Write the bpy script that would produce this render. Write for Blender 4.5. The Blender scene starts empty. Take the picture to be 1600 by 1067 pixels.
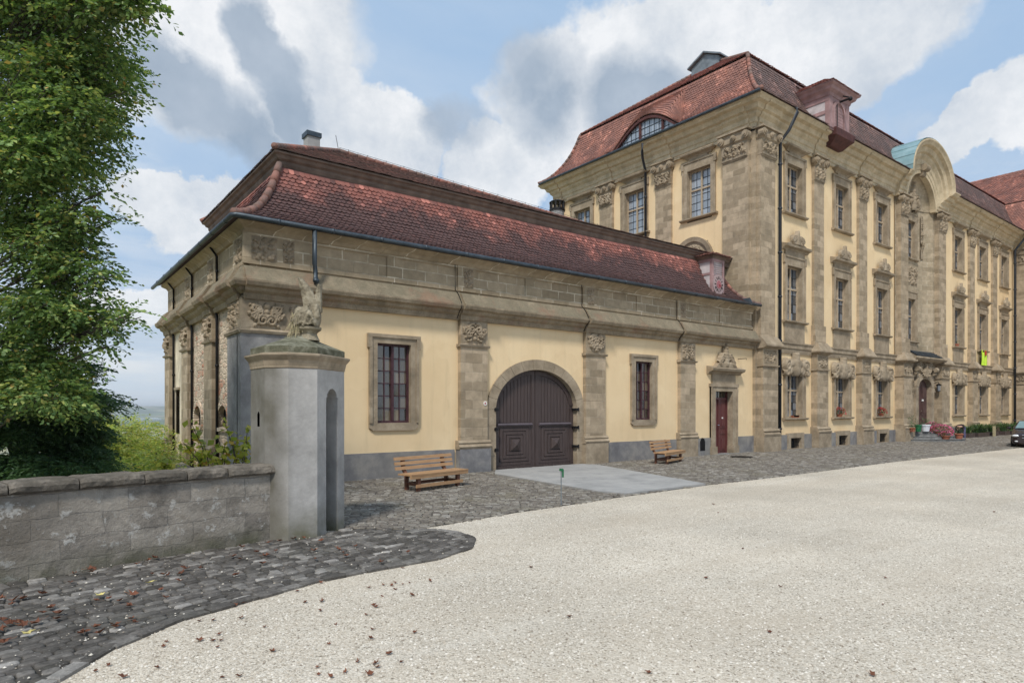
import bpy, bmesh, math, random
import numpy as np
from mathutils import Vector, Matrix
import mathutils.noise as mn
R = math.radians
S = 1.3                       # plan units -> metres, applied to the whole scene at the end
rnd = random.Random(7)
scene = bpy.context.scene
COL = scene.collection
ORG = {}

# ------------------------------------------------------------------ objects
def tag(o, label=None, cat=None, group=None, kind=None):
    if label: o['label'] = label
    if cat: o['category'] = cat
    if group: o['group'] = group
    if kind: o['kind'] = kind
    return o

def thing(name, loc, label, cat, group=None, rz=0.0):
    o = bpy.data.objects.new(name, None)
    o.empty_display_size = .2
    o.location = loc
    o.rotation_euler = (0, 0, rz)
    COL.objects.link(o)
    ORG[o.name] = tuple(loc) if rz == 0 else (0, 0, 0)
    return tag(o, label, cat, group)

class MB:
    def __init__(s): s.v = []; s.f = []
    def quad(s, *p):
        n = len(s.v); s.v += [tuple(q) for q in p]; s.f.append(tuple(range(n, n + len(p))))
    def box(s, x0, x1, y0, y1, z0, z1, fr=None):
        n = len(s.v)
        for z in (z0, z1):
            for (x, y) in ((x0, y0), (x1, y0), (x1, y1), (x0, y1)):
                s.v.append(fr(x, y, z) if fr else (x, y, z))
        for f in ((0, 3, 2, 1), (4, 5, 6, 7), (0, 1, 5, 4), (1, 2, 6, 5), (2, 3, 7, 6), (3, 0, 4, 7)):
            s.f.append(tuple(n + i for i in f))
    def loft(s, rings, caps=True, close=True):
        n = len(s.v); m = len(rings[0])
        for r in rings: s.v += [tuple(p) for p in r]
        for i in range(len(rings) - 1):
            for j in range(m if close else m - 1):
                k = (j + 1) % m
                s.f.append((n + i * m + j, n + i * m + k, n + (i + 1) * m + k, n + (i + 1) * m + j))
        if caps:
            s.f.append(tuple(n + j for j in reversed(range(m))))
            s.f.append(tuple(n + (len(rings) - 1) * m + j for j in range(m)))
    def tube(s, pts, r, n=8, caps=True):
        pts = [Vector(p) for p in pts]; rings = []
        rs = r if isinstance(r, (list, tuple)) else [r] * len(pts)
        for i, p in enumerate(pts):
            t = (pts[min(i + 1, len(pts) - 1)] - pts[max(i - 1, 0)]).normalized()
            a = t.cross(Vector((0, 0, 1)))
            if a.length < .05: a = t.cross(Vector((0, 1, 0)))
            a.normalize(); b = t.cross(a).normalized()
            rings.append([p + (a * math.cos(2 * math.pi * k / n) + b * math.sin(2 * math.pi * k / n)) * rs[i] for k in range(n)])
        s.loft(rings, caps)
    def lathe(s, c, prof, n=16, caps=True, sx=1, sy=1):
        s.loft([[(c[0] + r * sx * math.cos(2 * math.pi * k / n), c[1] + r * sy * math.sin(2 * math.pi * k / n), c[2] + z) for k in range(n)] for r, z in prof], caps)
    def ball(s, c, r, n=8, m=6):
        rx, ry, rz_ = r if isinstance(r, tuple) else (r, r, r)
        s.loft([[(c[0] + rx * math.sin(math.pi * (i + .02) / (m + .04)) * math.cos(2 * math.pi * k / n),
                  c[1] + ry * math.sin(math.pi * (i + .02) / (m + .04)) * math.sin(2 * math.pi * k / n),
                  c[2] - rz_ * math.cos(math.pi * (i + .02) / (m + .04))) for k in range(n)] for i in range(m + 1)])
    def mold(s, fr, s0, s1, prof, m0=0, m1=0):
        s.loft([[fr(s0 + m0 * o, o, z) for o, z in prof], [fr(s1 + m1 * o, o, z) for o, z in prof]])
    def wedge(s, fr, poly, o0, o1):
        s.loft([[fr(a, o0, z) for a, z in poly], [fr(a, o1, z) for a, z in poly]])
    def build(s, name, mat, parent=None, smooth=False, recalc=True, org=None, loc=None):
        if org is None: org = ORG.get(parent.name, (0, 0, 0)) if parent else (0, 0, 0)
        me = bpy.data.meshes.new(name)
        ox, oy, oz = org
        me.from_pydata([(a - ox, b - oy, c - oz) for a, b, c in s.v], [], s.f)
        if recalc:
            bm = bmesh.new(); bm.from_mesh(me)
            bmesh.ops.recalc_face_normals(bm, faces=bm.faces); bm.to_mesh(me); bm.free()
        if smooth:
            me.polygons.foreach_set('use_smooth', [True] * len(me.polygons))
        mat = M[mat] if isinstance(mat, str) else mat
        me.materials.append(mat)
        o = bpy.data.objects.new(name, me); COL.objects.link(o)
        if parent: o.parent = parent
        else:
            o.location = org
        if loc: o.location = loc
        ORG[o.name] = org
        return o

def npmesh(name, V, F, mat, parent=None, smooth=False, org=(0, 0, 0)):
    """V (n,3), F (m,k) arrays -> object"""
    V = np.asarray(V, dtype=np.float32) - np.asarray(org, dtype=np.float32)
    F = np.asarray(F, dtype=np.int32); m, k = F.shape
    me = bpy.data.meshes.new(name)
    me.vertices.add(len(V)); me.vertices.foreach_set('co', V.ravel())
    me.loops.add(m * k); me.loops.foreach_set('vertex_index', F.ravel())
    me.polygons.add(m); me.polygons.foreach_set('loop_start', np.arange(0, m * k, k, dtype=np.int32))
    me.polygons.foreach_set('loop_total', np.full(m, k, dtype=np.int32))
    if smooth: me.polygons.foreach_set('use_smooth', np.ones(m, dtype=bool))
    me.update(calc_edges=True); me.validate()
    me.materials.append(M[mat])
    o = bpy.data.objects.new(name, me); COL.objects.link(o)
    if parent: o.parent = parent
    else: o.location = org
    return o

def copy_tree(o, parent=None):
    c = o.copy(); COL.objects.link(c)
    if parent is not None: c.parent = parent
    for ch in list(o.children): copy_tree(ch, c)
    return c

# ------------------------------------------------------------------ materials
M = {}
class NT:
    def __init__(s, name):
        s.m = bpy.data.materials.new(name); s.m.use_nodes = True
        s.t = s.m.node_tree; s.b = s.t.nodes['Principled BSDF']; M[name] = s.m
        s._p = None
    def n(s, typ, **k):
        x = s.t.nodes.new(typ)
        for a, b in k.items(): setattr(x, a, b)
        return x
    def l(s, a, b): s.t.links.new(a, b)
    def set(s, sock, v):
        if isinstance(v, bpy.types.NodeSocket): s.l(v, sock)
        else:
            if sock.type == 'RGBA' and len(v) == 3: v = (*v, 1)
            sock.default_value = v
    def pos(s):
        if s._p is None:
            g = s.n('ShaderNodeNewGeometry'); v = s.n('ShaderNodeVectorMath', operation='SCALE')
            s.l(g.outputs['Position'], v.inputs[0]); v.inputs['Scale'].default_value = 1 / S; s._p = v.outputs[0]; s._g = g
        return s._p
    def geo(s): s.pos(); return s._g
    def wallco(s):
        sp = s.n('ShaderNodeSeparateXYZ'); s.l(s.pos(), sp.inputs[0])
        a = s.math('ADD', sp.outputs[0], sp.outputs[1]); c = s.n('ShaderNodeCombineXYZ')
        s.l(a, c.inputs[0]); s.l(sp.outputs[2], c.inputs[1]); return c.outputs[0]
    def math(s, op, a, b=None, c=None, clamp=False):
        x = s.n('ShaderNodeMath', operation=op, use_clamp=clamp); s.set(x.inputs[0], a)
        if b is not None: s.set(x.inputs[1], b)
        if c is not None: s.set(x.inputs[2], c)
        return x.outputs[0]
    def noise(s, scale, detail=4, rough=.55, co=None, dist=0, col=False):
        x = s.n('ShaderNodeTexNoise'); s.l(co or s.pos(), x.inputs['Vector'])
        x.inputs['Scale'].default_value = scale; x.inputs['Detail'].default_value = detail
        x.inputs['Roughness'].default_value = rough; x.inputs['Distortion'].default_value = dist
        return x.outputs['Color' if col else 'Fac']
    def ramp(s, fac, stops, interp='LINEAR'):
        x = s.n('ShaderNodeValToRGB'); x.color_ramp.interpolation = interp
        el = x.color_ramp.elements
        while len(el) < len(stops): el.new(.5)
        for e, (p, c) in zip(el, stops):
            e.position = p; e.color = (*c, 1) if isinstance(c, (tuple, list)) else (c, c, c, 1)
        s.l(fac, x.inputs[0]); return x.outputs[0]
    def mix(s, fac, a, b, mode='MIX'):
        x = s.n('ShaderNodeMix', data_type='RGBA', blend_type=mode)
        s.set(x.inputs[0], fac); s.set(x.inputs[6], a); s.set(x.inputs[7], b); return x.outputs[2]
    def bump(s, h, strength=.4, dist=.02, prev=None):
        x = s.n('ShaderNodeBump'); x.inputs['Strength'].default_value = strength
        x.inputs['Distance'].default_value = dist * S; s.l(h, x.inputs['Height'])
        if prev: s.l(prev, x.inputs['Normal'])
        return x.outputs[0]
    def fin(s, col=None, rough=.8, normal=None, metal=0, spec=.3):
        if col is not None: s.set(s.b.inputs['Base Color'], col)
        s.set(s.b.inputs['Roughness'], rough); s.b.inputs['Metallic'].default_value = metal
        s.b.inputs['Specular IOR Level'].default_value = spec
        if normal: s.l(normal, s.b.inputs['Normal'])
        return s.m

def m_plain(name, c, rough=.7, var=.25, scale=6, metal=0, spec=.3, bump=.15):
    k = NT(name); f = k.noise(scale, 5)
    lo = tuple(x * (1 - var) for x in c); hi = tuple(min(1, x * (1 + var)) for x in c)
    k.fin(k.ramp(f, [(.3, lo), (.7, hi)]), rough, k.bump(k.noise(scale * 6, 4), bump, .01) if bump else None, metal, spec)

def m_block(name, c1, c2, mortar, bw, bh, msize=.012, dirt=(.13, .12, .09), dirt_amt=.5, bumps=.5, seam=.25):
    k = NT(name)
    co0 = k.wallco()
    w = k.n('ShaderNodeVectorMath', operation='ADD'); k.l(co0, w.inputs[0])
    nz = k.n('ShaderNodeVectorMath', operation='SCALE'); k.l(k.noise(3, 2, col=True), nz.inputs[0]); nz.inputs['Scale'].default_value = .025
    k.l(nz.outputs[0], w.inputs[1])
    b = k.n('ShaderNodeTexBrick'); k.l(w.outputs[0], b.inputs['Vector'])
    b.offset = .43; b.squash = 1.0
    for nm, v in (('Color1', (*c1, 1)), ('Color2', (*c2, 1)), ('Mortar', (*mortar, 1)), ('Scale', 1), ('Mortar Size', msize), ('Mortar Smooth', .3), ('Bias', 0), ('Brick Width', bw), ('Row Height', bh)):
        b.inputs[nm].default_value = v
    fade = k.ramp(k.noise(1.7, 3), [(.35, 0.0), (.6, 1.0)])
    base = k.mix(k.math('MULTIPLY', b.outputs['Fac'], k.math('SUBTRACT', 1, fade)), b.outputs['Color'], c1)
    v = k.noise(5, 6, .65)
    col = k.mix(.55, base, k.ramp(v, [(.25, .55), (.75, 1.4)]), 'MULTIPLY')
    d = k.ramp(k.noise(1.3, 6, .7), [(.5, 0.0), (.68, dirt_amt)])
    col = k.mix(d, col, dirt)
    h = k.math('SUBTRACT', k.math('MULTIPLY', k.noise(24, 5, .7), .5), k.math('MULTIPLY', b.outputs['Fac'], 1.0))
    k.fin(col, .9, k.bump(h, bumps, .012), 0, .2)

def mats():
    # painted plaster
    k = NT('yellow_plaster')
    f = k.noise(.7, 5, .6); c = k.ramp(f, [(.3, (.72, .535, .315)), (.7, (.81, .63, .395))])
    c = k.mix(k.ramp(k.noise(9, 6, .7), [(.55, 0.0), (.8, .12)]), c, (.5, .4, .25))
    st = k.n('ShaderNodeMapping'); k.l(k.pos(), st.inputs[0]); st.inputs['Scale'].default_value = (5, 5, .35)
    c = k.mix(k.ramp(k.noise(1.0, 6, .7, st.outputs[0]), [(.52, 0.0), (.75, .30)]), c, (.50, .39, .24))
    c = k.mix(k.ramp(k.noise(.9, 3, .4), [(.56, 0.0), (.575, .16)]), c, (.92, .74, .48))
    sp = k.n('ShaderNodeSeparateXYZ'); k.l(k.pos(), sp.inputs[0])
    low = k.math('MULTIPLY', k.ramp(sp.outputs[2], [(.0, 1.0), (1.0, 0.0)]), k.ramp(k.noise(3, 5), [(.4, 0.0), (.7, .45)]))
    c = k.mix(low, c, (.55, .46, .30))
    k.fin(c, .9, k.bump(k.noise(40, 3), .25, .004), 0, .15)
    m_block('sandstone', (.31, .25, .17), (.45, .365, .26), (.50, .43, .32), .62, .25, .011, (.17, .145, .095), .45)
    m_block('pilaster_stone', (.28, .22, .148), (.47, .372, .262), (.45, .37, .27), .52, .235, .009, (.20, .165, .115), .45)
    m_block('attic_stone', (.30, .235, .155), (.42, .335, .23), (.66, .58, .45), .62, .25, .014, (.19, .165, .11), .4)
    k = NT('trim_stone')
    c = k.ramp(k.noise(2.2, 6, .65), [(.28, (.20, .16, .112)), (.5, (.32, .255, .18)), (.72, (.45, .37, .27))])
    c = k.mix(k.ramp(k.noise(12, 5, .7), [(.5, 0.0), (.75, .5)]), c, (.16, .135, .09))
    k.fin(c, .9, k.bump(k.noise(30, 6, .7), .5, .01), 0, .2)
    k = NT('cornice_stone')
    g = k.geo(); spn = k.n('ShaderNodeSeparateXYZ'); k.l(g.outputs['Normal'], spn.inputs[0])
    up = k.math('MULTIPLY', k.ramp(spn.outputs[2], [(.1, 0.0), (.6, 1.0)]), k.ramp(k.noise(3, 6, .7), [(.25, .2), (.6, .9)]))
    c = k.ramp(k.noise(2.4, 6, .7), [(.28, (.18, .142, .098)), (.5, (.30, .24, .165)), (.72, (.43, .35, .25))])
    c = k.mix(up, c, (.185, .165, .115))
    c = k.mix(k.ramp(k.noise(2.6, 9, .8, dist=1.2), [(.485, 0.0), (.5, .55), (.515, 0.0)]), c, (.06, .05, .035))
    c = k.mix(k.ramp(k.noise(1.1, 6, .75), [(.54, 0.0), (.68, .6)]), c, (.27, .15, .10))
    k.fin(c, .92, k.bump(k.noise(22, 6, .75), .6, .014), 0, .2)
    k = NT('pale_cornice_stone')
    sp = k.n('ShaderNodeSeparateXYZ'); k.l(k.pos(), sp.inputs[0])
    c = k.ramp(k.noise(2.0, 6, .7), [(.28, (.37, .30, .20)), (.5, (.54, .44, .295)), (.72, (.68, .565, .395))])
    c = k.mix(k.ramp(k.noise(9, 6, .7), [(.52, 0.0), (.75, .5)]), c, (.28, .24, .15))
    k.fin(c, .92, k.bump(k.noise(22, 6, .75), .5, .012), 0, .2)
    # grey render (quoin, plinths)
    k = NT('grey_render')
    c = k.ramp(k.noise(2, 7, .7), [(.28, (.19, .18, .175)), (.5, (.30, .287, .28)), (.72, (.43, .41, .395))])
    k.fin(c, .95, k.bump(k.noise(35, 6, .8), .8, .02), 0, .15)
    k = NT('plinth_render')
    c = k.ramp(k.noise(1.6, 7, .72), [(.28, (.13, .127, .13)), (.5, (.215, .21, .214)), (.72, (.36, .345, .33))])
    c = k.mix(k.ramp(k.noise(.8, 4), [(.45, 0.0), (.7, .5)]), c, (.30, .27, .21))
    k.fin(c, .95, k.bump(k.noise(30, 6, .8), .7, .015), 0, .15)
    k = NT('sentry_render')
    c = k.ramp(k.noise(1.7, 7, .7), [(.28, (.25, .24, .228)), (.5, (.385, .37, .352)), (.72, (.53, .51, .485))])
    sp = k.n('ShaderNodeSeparateXYZ'); k.l(k.pos(), sp.inputs[0])
    low = k.math('MULTIPLY', k.ramp(sp.outputs[2], [(.02, 1.0), (.5, 0.0)]), k.ramp(k.noise(4, 5), [(.3, .3), (.65, 1.0)]))
    c = k.mix(low, c, (.14, .135, .085))
    # stains plus tree and wall shade, painted into the parapet flank's colour
    lf = k.math('MULTIPLY', k.ramp(k.math('MULTIPLY', k.math('SUBTRACT', 2.72, sp.outputs[0]), 4.0), [(.0, 0.0), (.9, 1.0)]), k.ramp(k.noise(2.5, 5), [(.3, .55), (.65, 1.0)]))
    c = k.mix(lf, c, (.135, .125, .10))
    k.fin(c, .93, k.bump(k.noise(14, 7, .7), .5, .012), 0, .15)
    # rough rubble wall
    k = NT('rubble_wall')
    sc = k.n('ShaderNodeMapping'); k.l(k.wallco(), sc.inputs[0]); sc.inputs['Scale'].default_value = (4.2, 8.5, 1)
    vo = k.n('ShaderNodeTexVoronoi'); k.l(sc.outputs[0], vo.inputs['Vector']); vo.inputs['Scale'].default_value = 1
    ve = k.n('ShaderNodeTexVoronoi', feature='DISTANCE_TO_EDGE'); k.l(sc.outputs[0], ve.inputs['Vector']); ve.inputs['Scale'].default_value = 1
    sx = k.n('ShaderNodeSeparateColor'); k.l(vo.outputs['Color'], sx.inputs[0])
    c = k.ramp(sx.outputs[0], [(0, (.34, .27, .20)), (.5, (.54, .44, .33)), (.75, (.44, .20, .13)), (1, (.64, .54, .42))])
    c = k.mix(k.ramp(ve.outputs[0], [(.02, 1.0), (.09, 0.0)]), c, (.42, .37, .29))
    c = k.mix(k.ramp(k.noise(1.5, 7, .75), [(.48, 0.0), (.58, .85)]), c, (.66, .54, .41))
    k.fin(c, .95, k.bump(k.math('ADD', k.ramp(ve.outputs[0], [(0, 0.0), (.15, 1.0)]), k.noise(20, 5)), .8, .02), 0, .1)
    m_plain('pale_plaster', (.66, .57, .43), .95, .3, 2.5, bump=.4)
    # parapet
    m_block('parapet_stone', (.215, .205, .185), (.30, .285, .26), (.34, .33, .30), .82, .235, .011, (.09, .085, .07), .8, .8)
    k = NT('parapet_stone')
    b = k.n('ShaderNodeTexBrick'); wv_ = k.n('ShaderNodeVectorMath', operation='ADD'); k.l(k.wallco(), wv_.inputs[0])
    nz = k.n('ShaderNodeVectorMath', operation='SCALE'); k.l(k.noise(1.6, 5, .6, col=True), nz.inputs[0]); nz.inputs['Scale'].default_value = .16; k.l(nz.outputs[0], wv_.inputs[1]); k.l(wv_.outputs[0], b.inputs['Vector'])
    b.offset = .37
    for nm, v in (('Color1', (.27, .24, .205, 1)), ('Color2', (.38, .34, .29, 1)), ('Mortar', (.25, .23, .205, 1)), ('Scale', 1), ('Mortar Size', .005), ('Mortar Smooth', .4), ('Bias', 0), ('Brick Width', .74), ('Row Height', .225)): b.inputs[nm].default_value = v
    c = k.mix(.75, b.outputs['Color'], k.ramp(k.noise(3.0, 9, .78), [(.30, .30), (.5, 1.0), (.68, 1.9)]), 'MULTIPLY')
    c = k.mix(k.ramp(k.noise(1.5, 6, .7), [(.5, 0.0), (.62, .7)]), c, (.135, .115, .09))
    c = k.mix(k.ramp(k.noise(5.5, 7, .75), [(.57, 0.0), (.63, .8)]), c, (.54, .52, .48))
    c = k.mix(k.ramp(k.noise(26, 4, .7), [(.66, 0.0), (.72, .7)]), c, (.52, .51, .48))
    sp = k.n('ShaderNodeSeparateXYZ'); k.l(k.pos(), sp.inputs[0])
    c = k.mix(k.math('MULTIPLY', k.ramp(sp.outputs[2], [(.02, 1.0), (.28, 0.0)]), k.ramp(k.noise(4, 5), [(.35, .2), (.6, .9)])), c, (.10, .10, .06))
    h = k.math('SUBTRACT', k.noise(11, 7, .75), k.math('MULTIPLY', b.outputs['Fac'], .16)); k.fin(c, .93, k.bump(h, .9, .03), 0, .15)
    k = NT('coping_stone')
    c = k.ramp(k.noise(4, 7, .75), [(.28, (.07, .062, .05)), (.5, (.16, .14, .115)), (.72, (.33, .29, .24))])
    k.fin(c, .92, k.bump(k.noise(16, 7, .75), .9, .03), 0, .15)
    k = NT('mossy_stone')
    c = k.ramp(k.noise(6, 7, .75), [(.32, (.06, .062, .04)), (.5, (.15, .145, .10)), (.7, (.32, .31, .24))])
    k.fin(c, .92, k.bump(k.noise(20, 7, .75), .8, .02), 0, .15)
    k = NT('statue_stone')
    c = k.ramp(k.noise(7, 7, .75), [(.3, (.13, .11, .08)), (.5, (.28, .24, .17)), (.7, (.46, .41, .31))])
    k.fin(c, .92, k.bump(k.noise(30, 7, .75), .8, .02), 0, .15)
    # roof tiles
    def tile(name, a, b, c_, dark, zr=None):
        k = NT(name); g = k.geo(); r = g.outputs['Random Per Island']
        c = k.ramp(r, [(0, a), (.5, b), (.93, c_), (.96, tuple(min(1, x * 1.7) for x in b))])
        f = k.noise(1.2, 6, .7)
        if zr:
            sp = k.n('ShaderNodeSeparateXYZ'); k.l(k.pos(), sp.inputs[0])
            zf = k.math('DIVIDE', k.math('SUBTRACT', sp.outputs[2], zr[0]), zr[1] - zr[0])
            f = k.math('SUBTRACT', f, k.math('MULTIPLY', k.math('SUBTRACT', zf, .68), .75))
        c = k.mix(k.ramp(f, [(.36, 0.0), (.58, .88)]), c, dark)
        c = k.mix(k.ramp(k.noise(26, 4, .7), [(.62, 0.0), (.74, .6)]), c, (.38, .33, .27))
        k.fin(c, .75, k.bump(k.noise(50, 4), .4, .006), 0, .35)
    tile('old_tile', (.235, .09, .072), (.31, .125, .10), (.16, .07, .062), (.072, .046, .045), (5.4, 7.2))
    tile('lichen_tile', (.25, .12, .095), (.17, .09, .08), (.32, .17, .135), (.12, .085, .07))
    tile('red_tile', (.36, .155, .11), (.45, .205, .15), (.28, .125, .10), (.21, .105, .085))
    tile('dark_tile', (.22, .13, .115), (.29, .175, .15), (.16, .10, .092), (.14, .10, .092))
    tile('ridge_tile', (.40, .16, .115), (.33, .14, .105), (.26, .14, .11), (.14, .105, .09))
    m_plain('roof_board', (.115, .07, .055), .9, .3, 3)
    m_plain('brown_cornice', (.17, .125, .10), .85, .35, 3, bump=.3)
    k = NT('gutter_metal'); c = k.ramp(k.noise(5, 5), [(.3, (.035, .048, .06)), (.7, (.08, .10, .12))]); k.fin(c, .45, None, .5, .5)
    m_plain('dark_pipe', (.035, .04, .05), .5, .3, 4, metal=.3, spec=.5, bump=0)
    k = NT('copper_sheet'); c = k.ramp(k.noise(2, 6), [(.3, (.17, .30, .32)), (.7, (.30, .43, .45))]); k.fin(c, .5, k.bump(k.noise(8, 3), .2, .01), .2, .5)
    m_plain('lead_sheet', (.22, .25, .27), .5, .3, 3, metal=.3)
    m_plain('rusty_box', (.085, .032, .028), .7, .35, 5)
    # timber & paint
    k = NT('gate_wood'); sc = k.n('ShaderNodeMapping'); k.l(k.pos(), sc.inputs[0]); sc.inputs['Scale'].default_value = (14, 14, .8)
    c = k.ramp(k.noise(2, 6, .6, sc.outputs[0]), [(.3, (.046, .032, .03)), (.7, (.085, .06, .054))]); k.fin(c, .55, k.bump(k.noise(3, 5, .6, sc.outputs[0]), .3, .006), 0, .4)
    m_plain('dark_rail', (.11, .09, .10), .5, .2, 5, spec=.4)
    m_plain('door_dark', (.075, .035, .032), .5, .35, 5, spec=.4)
    k = NT('door_paint'); sc = k.n('ShaderNodeMapping'); k.l(k.pos(), sc.inputs[0]); sc.inputs['Scale'].default_value = (14, 14, .8)
    c = k.ramp(k.noise(2, 6, .6, sc.outputs[0]), [(.3, (.085, .026, .026)), (.7, (.14, .045, .042))]); k.fin(c, .45, k.bump(k.noise(3, 5, .6, sc.outputs[0]), .2, .004), 0, .45)
    m_plain('black_gap', (.006, .005, .005), .9, .1, 3, bump=0)
    m_plain('window_brown', (.062, .026, .032), .5, .3, 8, bump=0)
    m_plain('window_beige', (.42, .33, .23), .55, .2, 8, bump=0)
    m_plain('dormer_paint', (.34, .215, .21), .7, .25, 3)
    m_plain('dormer_panel', (.52, .47, .47), .8, .2, 3)
    m_plain('iron', (.018, .017, .018), .55, .3, 9, metal=.4, bump=0)
    m_plain('white_label', (.75, .72, .68), .6, .05, 9, bump=0)
    m_plain('red_paint', (.42, .04, .03), .6, .1, 9, bump=0)
    m_plain('pale_pink_paint', (.36, .27, .265), .7, .15, 9, bump=0)
    m_plain('clock_pink', (.36, .14, .155), .7, .15, 9, bump=0)
    def glass(name, a, b, rough=.06):
        k = NT(name); r = k.geo().outputs['Random Per Island']
        k.fin(k.ramp(r, [(0, a), (1, b)]), rough, k.bump(k.noise(4, 2), .12, .01), 0, .9)
        k.b.inputs['IOR'].default_value = 1.7
    glass('old_glass', (.012, .012, .012), (.16, .125, .085))  # beige end stands for reflections, put into the pane colour
    glass('sky_glass', (.20, .24, .29), (.34, .38, .43))  # pale sky reflection and curtain tone put into the base colour
    glass('dark_glass', (.01, .012, .016), (.22, .25, .29))  # paler panes carry sky reflections in their base colour
    m_plain('dark_interior', (.012, .012, .013), .9, .1, 3, bump=0)
    def wood(name, a, b):
        k = NT(name); tc = k.n('ShaderNodeTexCoord'); sc = k.n('ShaderNodeMapping'); k.l(tc.outputs['Object'], sc.inputs[0]); sc.inputs['Scale'].default_value = (1.6, 22, 22)
        c = k.ramp(k.noise(2.2, 6, .65, sc.outputs[0]), [(.3, a), (.7, b)])
        k.fin(c, .6, k.bump(k.noise(3, 5, .6, sc.outputs[0]), .3, .004), 0, .35)
    wood('bench_wood', (.30, .165, .08), (.50, .31, .165)); wood('bench_leg_wood', (.11, .048, .03), (.20, .09, .055))
    # ground
    k = NT('gravel')
    v = k.n('ShaderNodeTexVoronoi'); k.l(k.pos(), v.inputs['Vector']); v.inputs['Scale'].default_value = 74
    sc = k.n('ShaderNodeSeparateColor'); k.l(v.outputs['Color'], sc.inputs[0])
    c = k.ramp(sc.outputs[0], [(0, (.20, .165, .125)), (.09, (.44, .385, .305)), (.5, (.59, .525, .43)), (1, (.73, .67, .57))])
    big = k.ramp(k.noise(.35, 6, .6), [(.3, .80), (.7, 1.12)])
    c = k.mix(1, c, big, 'MULTIPLY')
    c = k.mix(k.ramp(k.noise(.5, 5, .6), [(.5, 0.0), (.72, .35)]), c, (.50, .42, .32))
    tr = k.n('ShaderNodeMapping'); k.l(k.pos(), tr.inputs[0]); tr.inputs['Rotation'].default_value = (0, 0, .12); tr.inputs['Scale'].default_value = (.10, 1.1, 1)
    c = k.mix(k.ramp(k.noise(1.0, 5, .6, tr.outputs[0], .5), [(.45, 0.0), (.68, .40)]), c, (.47, .40, .31))
    c = k.mix(k.ramp(k.noise(1.6, 6, .7, tr.outputs[0]), [(.55, 0.0), (.75, .3)]), c, (.74, .70, .62))
    c = k.mix(k.ramp(k.noise(5, 6, .7), [(.55, 0.0), (.8, .35)]), c, (.42, .37, .30))
    h = k.math('ADD', k.math('MULTIPLY', v.outputs['Distance'], -1.0), k.math('MULTIPLY', k.noise(7, 4), 1.2))
    k.fin(c, .95, k.bump(h, .6, .011), 0, .1)
    k = NT('pebble'); r = k.geo().outputs['Random Per Island']
    k.fin(k.ramp(r, [(0, (.22, .18, .14)), (.10, (.46, .40, .32)), (.5, (.60, .54, .45)), (1, (.74, .69, .61))]), .9, None, 0, .15)
    def cob(name, cs, moss):
        k = NT(name); r = k.geo().outputs['Random Per Island']
        c = k.ramp(r, cs)
        c = k.mix(.8, c, k.ramp(k.noise(16, 7, .75), [(.28, .35), (.5, .95), (.72, 1.8)]), 'MULTIPLY')
        c = k.mix(k.ramp(k.noise(1.0, 5, .7), [(.5, 0.0), (.7, .4)]), c, moss)
        c = k.mix(k.ramp(k.noise(34, 3, .7), [(.66, 0.0), (.72, .8)]), c, (.45, .43, .39))
        k.fin(c, .75, k.bump(k.noise(30, 5, .7), .5, .01), 0, .3)
    cob('cobble_dark', [(0, (.06, .054, .047)), (.5, (.11, .10, .09)), (.88, (.175, .162, .147)), (1, (.34, .32, .295))], (.10, .10, .085))
    cob('cobble_warm', [(0, (.12, .105, .09)), (.5, (.18, .16, .135)), (.85, (.235, .215, .185)), (1, (.31, .29, .26))], (.16, .14, .08))
    m_plain('joint_dirt', (.055, .05, .042), .95, .4, 12, bump=.5)
    m_plain('kerb_stone', (.20, .20, .195), .9, .4, 5, bump=.5)
    k = NT('concrete'); c = k.ramp(k.noise(1.4, 7, .7), [(.28, (.24, .24, .235)), (.5, (.34, .335, .325)), (.75, (.42, .41, .39))])
    c = k.mix(k.ramp(k.noise(4, 7, .8), [(.56, 0.0), (.7, .5)]), c, (.14, .135, .125)); k.fin(c, .9, k.bump(k.noise(30, 5), .3, .006), 0, .2)
    k = NT('terrain')
    v = k.n('ShaderNodeTexVoronoi'); mp = k.n('ShaderNodeMapping'); k.l(k.pos(), mp.inputs[0]); mp.inputs['Scale'].default_value = (1, .45, 1); k.l(mp.outputs[0], v.inputs['Vector']); v.inputs['Scale'].default_value = .0035
    sc = k.n('ShaderNodeSeparateColor'); k.l(v.outputs['Color'], sc.inputs[0])
    c = k.ramp(sc.outputs[0], [(0, (.09, .14, .06)), (.4, (.16, .22, .09)), (.7, (.40, .36, .24)), (1, (.22, .27, .12))])
    c = k.mix(k.ramp(k.noise(.004, 6, .7), [(.50, 0.0), (.58, 1.0)]), c, (.04, .07, .04)); k.fin(c, 1, None, 0, .05)
    # foliage
    def leaf(name, cs, trans=.35, rough=.5):
        k = NT(name); r = k.geo().outputs['Random Per Island']
        c = k.ramp(r, cs); c = k.mix(1, c, k.ramp(k.noise(.9, 4), [(.3, .65), (.7, 1.35)]), 'MULTIPLY')
        k.fin(c, rough, None, 0, .4)
        t = k.n('ShaderNodeBsdfTranslucent'); k.l(k.mix(1, c, (1.3, 1.35, .7), 'MULTIPLY'), t.inputs[0])
        mx = k.n('ShaderNodeMixShader'); mx.inputs[0].default_value = trans
        k.l(k.b.outputs[0], mx.inputs[1]); k.l(t.outputs[0], mx.inputs[2]); k.l(mx.outputs[0], k.t.nodes['Material Output'].inputs[0])
    leaf('beech_leaf', [(0, (.06, .12, .045)), (.35, (.125, .21, .07)), (.8, (.235, .335, .11)), (.97, (.44, .46, .15)), (1, (.48, .27, .09))])
    leaf('yew_leaf', [(0, (.035, .08, .034)), (.6, (.07, .14, .055)), (1, (.14, .23, .09))], .3)
    leaf('bush_leaf', [(0, (.24, .34, .10)), (.5, (.42, .50, .16)), (.9, (.60, .60, .20)), (1, (.7, .52, .16))], .5)
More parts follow.
